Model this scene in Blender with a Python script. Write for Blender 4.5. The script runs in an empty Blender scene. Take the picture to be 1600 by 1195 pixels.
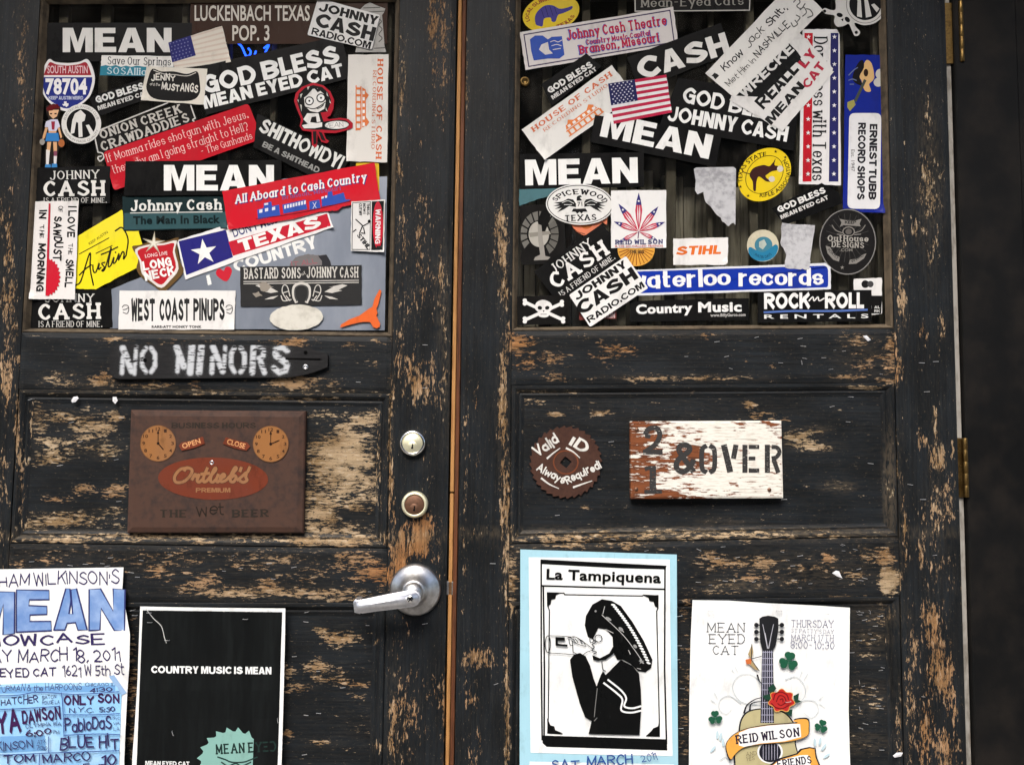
import bpy, bmesh, math, random
import numpy as np
from mathutils import Vector, Matrix

R = random.Random(7)
scene = bpy.context.scene
COL = scene.collection

# ------------------------------------------------------------------ camera
F = 1357.0
up = Vector((200.0, 17197.0, -1357.0)).normalized()
ex = (Vector((1, 0, 0)) - up * up.x).normalized()
ey = up.cross(ex)
ROT = Matrix((ex, ey, up))                     # camera space -> world
CAM = Vector((0.0, -1.357, 1.215))
cam_data = bpy.data.cameras.new('camera')
cam_data.sensor_width = 36.0
cam_data.lens = 36.0 * F / 1600.0
cam_data.clip_start = 0.02
cam_data.clip_end = 500.0
cam = bpy.data.objects.new('camera', cam_data)
COL.objects.link(cam)
cam.matrix_world = Matrix.Translation(CAM) @ ROT.to_4x4()
scene.camera = cam

# ------------------------------------------------------------------ sky, sun, exposure
SUN_EL, SUN_AZ = math.radians(48), math.radians(-16)     # azimuth from the door's outward normal
world = bpy.data.worlds.new('World')
scene.world = world
world.use_nodes = True
wn, wl = world.node_tree.nodes, world.node_tree.links
bg = wn['Background']
sky = wn.new('ShaderNodeTexSky')
sky.sky_type = 'NISHITA'
sky.sun_disc = False
sky.sun_elevation = SUN_EL
sky.sun_rotation = math.pi - SUN_AZ
sky.air_density = 1.0
sky.dust_density = 4.0
wl.new(sky.outputs[0], bg.inputs[0])
bg.inputs[1].default_value = 0.13
sun_data = bpy.data.lights.new('sun', 'SUN')
sun_data.energy = 1.5
sun_data.angle = math.radians(35)
sun_data.color = (1.0, 0.985, 0.965)
sun = bpy.data.objects.new('sun', sun_data)
COL.objects.link(sun)
sdir = Vector((math.sin(SUN_AZ) * math.cos(SUN_EL), -math.cos(SUN_AZ) * math.cos(SUN_EL), math.sin(SUN_EL)))
sun.rotation_euler = sdir.to_track_quat('Z', 'Y').to_euler()
vs = scene.view_settings
vs.view_transform = 'Standard'
vs.look = 'None'
vs.exposure = 1.3
vs.gamma = 1.0
vs.use_curve_mapping = False

# ------------------------------------------------------------------ measuring: photo point -> point of the door plane
def W(px, py, y=0.0):
    d = ROT @ Vector(((px - 800.0) / F, -(py - 597.5) / F, -1.0))
    t = (y - CAM.y) / d.y
    return CAM + d * t
def Wn(P, y=0.0):
    """array of photo points -> array of world points at depth y (scalar or array)"""
    P = np.asarray(P, float)
    M = np.array(ROT)
    d = np.stack([(P[:, 0] - 800.0) / F, -(P[:, 1] - 597.5) / F, -np.ones(len(P))], 1) @ M.T
    t = (np.asarray(y) - CAM.y) / d[:, 1]
    return np.array(CAM) + d * t[:, None]
def proj(Q):
    Q = np.asarray(Q, float) - np.array(CAM)
    c = Q @ np.array(ROT)
    return np.stack([800 + F * c[:, 0] / -c[:, 2], 597.5 - F * c[:, 1] / -c[:, 2]], 1)

# ------------------------------------------------------------------ materials
def lin(c):
    c = c / 255.0
    return c / 12.92 if c <= 0.04045 else ((c + 0.055) / 1.055) ** 2.4
def srgb(r, g, b, k=1.0):
    return (lin(r) * k, lin(g) * k, lin(b) * k, 1.0)
class NB:
    def __init__(s, name):
        s.m = bpy.data.materials.new(name)
        s.m.use_nodes = True
        s.t = s.m.node_tree
        s.n, s.l = s.t.nodes, s.t.links
        s.b = s.n['Principled BSDF']
        s.out = s.n['Material Output']
    def new(s, typ, **kw):
        n = s.n.new(typ)
        for k, v in kw.items():
            setattr(n, k, v)
        return n
    def put(s, sock, v):
        if isinstance(v, bpy.types.NodeSocket):
            s.l.new(v, sock)
        else:
            sock.default_value = v
    def math(s, op, a, b=None, c=None, clamp=False):
        n = s.new('ShaderNodeMath', operation=op, use_clamp=clamp)
        s.put(n.inputs[0], a)
        if b is not None: s.put(n.inputs[1], b)
        if c is not None: s.put(n.inputs[2], c)
        return n.outputs[0]
    def mix(s, f, a, b, mode='MIX'):
        n = s.new('ShaderNodeMix', data_type='RGBA', blend_type=mode)
        s.put(n.inputs[0], f); s.put(n.inputs[6], a); s.put(n.inputs[7], b)
        return n.outputs[2]
    def ramp(s, v, lo, hi, a=0.0, b=1.0, smooth=True):
        n = s.new('ShaderNodeMapRange', interpolation_type='SMOOTHSTEP' if smooth else 'LINEAR')
        s.put(n.inputs[0], v); s.put(n.inputs[1], lo); s.put(n.inputs[2], hi); s.put(n.inputs[3], a); s.put(n.inputs[4], b)
        return n.outputs[0]
    def noise(s, vec, scale, detail=4.0, rough=0.55, dist=0.0):
        n = s.new('ShaderNodeTexNoise')
        s.put(n.inputs['Vector'], vec); n.inputs['Scale'].default_value = scale
        n.inputs['Detail'].default_value = detail; n.inputs['Roughness'].default_value = rough
        n.inputs['Distortion'].default_value = dist
        return n.outputs['Fac']
    def scl(s, vec, x, y, z, ox=0, oy=0, oz=0):
        n = s.new('ShaderNodeMapping')
        s.put(n.inputs[0], vec); n.inputs[1].default_value = (ox, oy, oz); n.inputs[3].default_value = (x, y, z)
        return n.outputs[0]
    def bump(s, h, strength=0.5, dist=0.001):
        n = s.new('ShaderNodeBump')
        n.inputs['Strength'].default_value = strength; n.inputs['Distance'].default_value = dist
        s.put(n.inputs['Height'], h)
        s.l.new(n.outputs[0], s.b.inputs['Normal'])
    def coord(s, k='Object'):
        return s.new('ShaderNodeTexCoord').outputs[k]
    def geo(s):
        return s.new('ShaderNodeNewGeometry').outputs['Position']
    def set(s, **kw):
        for k, v in kw.items():
            s.put(s.b.inputs[k.replace('_', ' ')], v)
        return s.m

def wood_material():
    b = NB('weathered_black_paint_on_oak')
    uv = b.new('ShaderNodeUVMap', uv_map='grain').outputs[0]
    at = b.new('ShaderNodeAttribute', attribute_name='wear').outputs['Color']
    sp = b.new('ShaderNodeSeparateColor'); b.l.new(at, sp.inputs[0])
    wear, orange, dust = sp.outputs[0], sp.outputs[1], sp.outputs[2]
    n1 = b.noise(b.scl(uv, 24, 80, 1), 1.0, 4, 0.62, 0.2)
    n2 = b.noise(b.scl(uv, 170, 760, 1, 3.1, 1.7), 1.0, 3, 0.62)
    n3 = b.noise(b.scl(uv, 78, 290, 1, 9.1, 4.7), 1.0, 3, 0.6, 0.5)
    m = b.math('MULTIPLY_ADD', n1, 0.34, b.math('MULTIPLY_ADD', n2, 0.30, b.math('MULTIPLY', n3, 0.36)))
    m = b.math('MULTIPLY_ADD', b.math('SUBTRACT', m, 0.5), 3.0, 0.5)
    val = b.math('SUBTRACT', b.math('MULTIPLY_ADD', wear, 0.53, m), 0.92)
    chip = b.ramp(val, 0.0, 0.018)
    fringe = b.ramp(val, -0.06, 0.0)
    grain = b.noise(b.scl(uv, 14, 900, 1), 1.0, 3, 0.6)
    grain2 = b.noise(b.scl(uv, 5, 260, 1, 2, 2), 1.0, 4, 0.7)
    big = b.noise(b.scl(uv, 9, 22, 1, 5, 1), 1.0, 3, 0.5)
    # bare oak: pale weathered tan to raw orange, dark pores along the grain
    tan = b.mix(b.ramp(big, 0.35, 0.65), (0.20, 0.130, 0.062, 1), (0.38, 0.285, 0.175, 1))
    tan = b.mix(b.math('MULTIPLY', b.ramp(n3, 0.56, 0.66), 0.55), tan, (0.54, 0.46, 0.34, 1))
    ora = b.mix(b.ramp(grain2, 0.35, 0.65), (0.155, 0.056, 0.014, 1), (0.34, 0.135, 0.038, 1))
    wood = b.mix(b.math('MULTIPLY', orange, b.ramp(big, 0.3, 0.55, 0.7, 1.0), clamp=True), tan, ora)
    wood = b.mix(b.ramp(n1, 0.38, 0.56, 0.42, 0.0), wood, (0.075, 0.050, 0.024, 1))
    wood = b.mix(b.math('MULTIPLY', b.ramp(n2, 0.60, 0.66), 0.85), wood, (0.014, 0.013, 0.011, 1))
    wood = b.mix(b.math('MULTIPLY', b.ramp(grain, 0.52, 0.64), 0.7), wood, (0.035, 0.023, 0.013, 1))
    # paint: several coats of blue-black, dulled, hairline scratches and flecks of chalked white
    paint = b.mix(b.ramp(big, 0.3, 0.7), (0.0078, 0.0098, 0.0114, 1), (0.0138, 0.0176, 0.0212, 1))
    paint = b.mix(b.ramp(grain2, 0.35, 0.7, 0.0, 0.6), paint, (0.0042, 0.0043, 0.0044, 1))
    fl = b.noise(b.scl(uv, 150, 640, 1, 7, 3), 1.0, 2, 0.55)
    paint = b.mix(b.math('MULTIPLY', b.ramp(fl, 0.665, 0.72), 0.75), paint, (0.125, 0.095, 0.06, 1))
    hair = b.noise(b.scl(uv, 22, 1500, 1, 1, 8), 1.0, 2, 0.5)
    paint = b.mix(b.math('MULTIPLY', b.ramp(hair, 0.60, 0.72), 0.34), paint, (0.075, 0.068, 0.055, 1))
    paint = b.mix(b.math('MULTIPLY', dust, b.ramp(n3, 0.35, 0.6)), paint, (0.092, 0.072, 0.048, 1))
    col = b.mix(b.math('MULTIPLY', fringe, 0.75), paint, (0.030, 0.024, 0.017, 1))
    col = b.mix(chip, col, wood)
    h = b.math('ADD', b.math('MULTIPLY', chip, -1.0), b.math('MULTIPLY', grain, 0.55))
    h = b.math('ADD', h, b.math('MULTIPLY', grain2, 0.5))
    b.bump(h, 0.65, 0.0009)
    b.set(Base_Color=col, Roughness=b.ramp(chip, 0, 1, 0.42, 0.85))
    b.b.inputs['Specular IOR Level'].default_value = 0.12
    return b.m
M_WOOD = wood_material()

def simple(name, col, rough=0.5, metal=0.0, var=0.25, scale=60.0, bump=0.0, spec=0.4, dirt=(0.05, 0.04, 0.03, 1), stretch=(1, 1, 1)):
    b = NB(name)
    p = b.scl(b.geo(), *stretch)
    n = b.noise(p, scale, 5, 0.6)
    n2 = b.noise(p, scale * 0.21, 3, 0.5)
    f = b.math('MULTIPLY', b.ramp(b.math('MULTIPLY_ADD', n, 0.6, b.math('MULTIPLY', n2, 0.4)), 0.42, 0.68), var)
    c = b.mix(f, col, dirt)
    if bump:
        b.bump(n, bump, 0.0008)
    b.set(Base_Color=c, Roughness=b.ramp(n2, 0.3, 0.7, max(0.02, rough - 0.08), min(1, rough + 0.1)), Metallic=metal)
    b.b.inputs['Specular IOR Level'].default_value = spec
    return b.m
_ink = {}
WHITE = (240, 240, 236)
def ink(c, var=1.0, rough=0.32):
    """printed vinyl or paper in a colour read off the photograph (0-255): sun-faded patches, grime, specks and scratches"""
    k = (tuple(c), var, rough)
    if k not in _ink:
        base = tuple(min(0.8, lin(v) * 0.84) for v in c)
        lum = sum(base) / 3
        b = NB('print_%d_%d_%d' % tuple(c))
        p = b.geo()
        fade = b.noise(p, 9, 3, .55); fine = b.noise(p, 420, 3, .65); grime = b.noise(b.scl(p, 1, 1, .5, 2, 1, 3), 38, 5, .68)
        scr = b.noise(b.scl(p, 330, 1, 26, 1, 2, 3), 1.0, 2, .5)
        col = b.mix(b.math('MULTIPLY', b.ramp(fade, .42, .66), .16 * var), base + (1,), tuple(v * .55 + lum * .3 + .004 for v in base) + (1,))
        col = b.mix(b.math('MULTIPLY', b.ramp(grime, .50, .72), .34 * var, clamp=True), col, tuple(v * .42 + g for v, g in zip(base, (.006, .005, .004))) + (1,))
        spec = tuple(v * .5 + .05 for v in base) if lum < .25 else tuple(v * .55 for v in base)
        col = b.mix(b.math('MULTIPLY', b.ramp(fine, .66, .74), .40 * var, clamp=True), col, spec + (1,))
        col = b.mix(b.math('MULTIPLY', b.ramp(scr, .70, .75), .30 * var, clamp=True), col, spec + (1,))
        b.bump(b.math('MULTIPLY_ADD', fade, 3.0, b.math('MULTIPLY', grime, .35)), .35, .0012)
        b.set(Base_Color=col, Roughness=b.ramp(grime, .3, .7, rough - .06, rough + .16))
        b.b.inputs['Specular IOR Level'].default_value = .06
        _ink[k] = b.m
    return _ink[k]

M_BRASS = simple('aged_brass', (0.20, 0.125, 0.042, 1), 0.42, 1.0, 0.9, 300, dirt=(0.08, 0.05, 0.02, 1))
M_STEEL = simple('satin_steel', (0.58, 0.58, 0.58, 1), 0.34, 1.0, 0.75, 70, 0.06, dirt=(0.25, 0.24, 0.22, 1))
M_LEVER = simple('brushed_lever', (0.72, 0.73, 0.76, 1), 0.44, 1.0, 0.35, 260, 0.08, dirt=(0.4, 0.4, 0.42, 1))
M_CHROME = simple('polished_steel', (0.78, 0.78, 0.75, 1), 0.16, 1.0, 0.15, 200, dirt=(0.4, 0.4, 0.36, 1))
M_PALEBRASS = simple('pale_brass', (0.86, 0.82, 0.58, 1), 0.45, 0.75, 0.15, 200, dirt=(0.5, 0.45, 0.25, 1))
M_BROWNBRASS = simple('tarnished_bronze', (0.17, 0.085, 0.05, 1), 0.45, 0.6, 0.4, 250, dirt=(0.05, 0.03, 0.02, 1))
M_HOLE = simple('dark_recess', (0.006, 0.006, 0.006, 1), 0.9, 0, 0, 50, spec=0.05)
M_STAPLE = simple('staple_wire', (0.70, 0.70, 0.70, 1), 0.35, 0.6, 0.35, 2000, dirt=(0.25, 0.22, 0.2, 1))
M_BEAD = simple('faded_brown_glazing_wood', (0.105, 0.080, 0.052, 1), 0.8, 0, 0.85, 60, 0.3, 0.2, (0.022, 0.018, 0.014, 1), (1, 1, 1))
M_WALL = simple('dark_painted_plaster', (0.0046, 0.0048, 0.0049, 1), 0.55, 0, 0.8, 18, 0.8, 0.10, (0.0155, 0.0128, 0.0105, 1))
M_JAMB = simple('grey_jamb_paint', (0.30, 0.285, 0.255, 1), 0.7, 0, 0.75, 45, 0.3, 0.3, (0.10, 0.080, 0.058, 1), (3, 3, 1))
M_RAW = simple('raw_orange_oak_edge', (0.42, 0.215, 0.075, 1), 0.7, 0, 0.8, 24, 0.3, 0.2, (0.17, 0.075, 0.024, 1), (14, 14, 1))
M_RED = simple('stained_red_oak_edge', (0.115, 0.040, 0.016, 1), 0.65, 0, 0.8, 26, 0.3, 0.2, (0.022, 0.010, 0.006, 1), (14, 14, 1))
M_DARKROOM = simple('dark_room', (0.010, 0.0092, 0.008, 1), 0.9, 0, 0.3, 3, spec=0.1)
M_BAR = simple('grey_wood_slat', (0.20, 0.172, 0.13, 1), 0.8, 0, 0.8, 20, 0.3, 0.2, (0.11, 0.09, 0.07, 1), (5, 5, 1))
M_PLANK = simple('weathered_plank', (0.62, 0.55, 0.44, 1), 0.85, 0, 0.9, 14, 0.4, 0.2, (0.09, 0.072, 0.05, 1), (9, 9, 0.7))
M_CONC = simple('pale_concrete', (0.34, 0.32, 0.29, 1), 0.9, 0, 0.5, 5, 0.3, 0.2, (0.2, 0.19, 0.17, 1))
M_ADDED_BOARDS = simple('added_dark_boards', (0.10, 0.08, 0.06, 1), 0.85, 0, 0.5, 12, 0.2, 0.2)

def glass_material():
    b = NB('old_window_glass')
    tr = b.new('ShaderNodeBsdfTransparent'); tr.inputs[0].default_value = (0.90, 0.91, 0.89, 1)
    gl = b.new('ShaderNodeBsdfGlossy'); gl.inputs[0].default_value = (1, 1, 1, 1); gl.inputs[1].default_value = 0.05
    fr = b.new('ShaderNodeFresnel'); fr.inputs[0].default_value = 1.45
    mx = b.new('ShaderNodeMixShader')
    b.l.new(fr.outputs[0], mx.inputs[0]); b.l.new(tr.outputs[0], mx.inputs[1]); b.l.new(gl.outputs[0], mx.inputs[2])
    # dust film whose haze is put in to lift dark gaps to grey
    df = b.new('ShaderNodeBsdfDiffuse'); df.inputs[0].default_value = (.55, .50, .42, 1)
    p = b.geo()
    n = b.math('MULTIPLY', b.ramp(b.noise(p, 14, 5, .65), .40, .75), b.ramp(b.noise(b.scl(p, 60, 1, 9), 1.0, 4, .6), .30, .70, .3, 1.0))
    mx2 = b.new('ShaderNodeMixShader')
    b.put(mx2.inputs[0], b.math('MULTIPLY', n, .028)); b.l.new(mx.outputs[0], mx2.inputs[1]); b.l.new(df.outputs[0], mx2.inputs[2])
    b.l.new(mx2.outputs[0], b.out.inputs[0])
    return b.m
M_GLASS = glass_material()
def neon(name, c, s):
    b = NB(name)
    b.set(Base_Color=c); b.b.inputs['Emission Color'].default_value = c; b.b.inputs['Emission Strength'].default_value = s
    return b.m

# ------------------------------------------------------------------ mesh helpers
def link(name, me, parent=None, loc=None):
    o = bpy.data.objects.new(name, me)
    COL.objects.link(o)
    if parent is not None: o.parent = parent
    if loc is not None: o.location = loc
    return o
def tag(o, label=None, cat=None, group=None, kind=None):
    if label: o['label'] = label
    if cat: o['category'] = cat
    if group: o['group'] = group
    if kind: o['kind'] = kind
    return o
def origin_of(parent):
    o = Vector((0, 0, 0))
    while parent is not None:
        o += parent.location
        parent = parent.parent
    return o
def mesh(name, verts, faces, mat, parent=None, center=None, smooth=False):
    """verts in world space; becomes one object with its origin at its centre (or base point)"""
    V = np.asarray(verts, float)
    c = Vector(V.min(0) * 0.5 + V.max(0) * 0.5) if center is None else Vector(center)
    me = bpy.data.meshes.new(name)
    me.from_pydata((V - np.array(c)).tolist(), [], faces)
    for m in (mat if isinstance(mat, (list, tuple)) else [mat]):
        me.materials.append(m)
    if smooth:
        me.polygons.foreach_set('use_smooth', [True] * len(me.polygons))
    me.update()
    return link(name, me, parent, c - origin_of(parent))
def from_bm(name, bm, mat, parent=None, smooth=False):
    bmesh.ops.recalc_face_normals(bm, faces=bm.faces)
    V = [v.co.copy() for v in bm.verts]
    bm.verts.index_update()
    Fs = [[v.index for v in f.verts] for f in bm.faces]
    bm.free()
    return mesh(name, [tuple(v) for v in V], Fs, mat, parent, None, smooth)
def empty(name, loc):
    o = bpy.data.objects.new(name, None)
    COL.objects.link(o)
    o.location = loc
    o.empty_display_size = 0.05
    return o
def box_bm(x0, x1, y0, y1, z0, z1, bev=0.0, seg=1):
    bm = bmesh.new()
    vs_ = [bm.verts.new((x, y, z)) for x in (x0, x1) for y in (y0, y1) for z in (z0, z1)]
    for f in ((0, 1, 3, 2), (4, 6, 7, 5), (0, 4, 5, 1), (2, 3, 7, 6), (0, 2, 6, 4), (1, 5, 7, 3)):
        bm.faces.new([vs_[i] for i in f])
    bmesh.ops.recalc_face_normals(bm, faces=bm.faces)
    if bev:
        bmesh.ops.bevel(bm, geom=bm.edges[:], offset=bev, segments=seg, affect='EDGES')
    return bm
def box(name, x0, x1, y0, y1, z0, z1, mat, parent=None, bev=0.0):
    return from_bm(name, box_bm(x0, x1, y0, y1, z0, z1, bev), mat, parent)
def prism(name, poly, y_front, y_back, mat, parent=None, bev=0.0, seg=2, smooth=False):
    """outline in photo points, measured at the depth of its front face, extruded straight back"""
    P = Wn(poly, y_front)
    bm = bmesh.new()
    f = [bm.verts.new(p) for p in P]
    k = [bm.verts.new((p[0], y_back, p[2])) for p in P]
    n = len(P)
    ff = bm.faces.new(f)
    bm.faces.new(k[::-1])
    for i in range(n):
        bm.faces.new((f[i], k[i], k[(i + 1) % n], f[(i + 1) % n]))
    bmesh.ops.recalc_face_normals(bm, faces=bm.faces)
    if bev:
        es = [e for e in ff.edges]
        bmesh.ops.bevel(bm, geom=es, offset=bev, segments=seg, affect='EDGES')
    return from_bm(name, bm, mat, parent, smooth)
def lathe(name, center, prof, mat, parent=None, n=48, tilt=0.0):
    """profile of (radius, y) turned about the axis through the door at a world point"""
    V, Fc = [], []
    for r, y in prof:
        for i in range(n):
            a = 2 * math.pi * i / n
            V.append((center[0] + r * math.cos(a), y, center[2] + r * math.sin(a)))
    for j in range(len(prof) - 1):
        for i in range(n):
            a, c = j * n + i, j * n + (i + 1) % n
            Fc.append((a, c, c + n, a + n))
    if prof[-1][0] > 1e-6:
        Fc.append(tuple((len(prof) - 1) * n + i for i in range(n)))
    return mesh(name, V, Fc, mat, parent, None, True)

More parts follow.
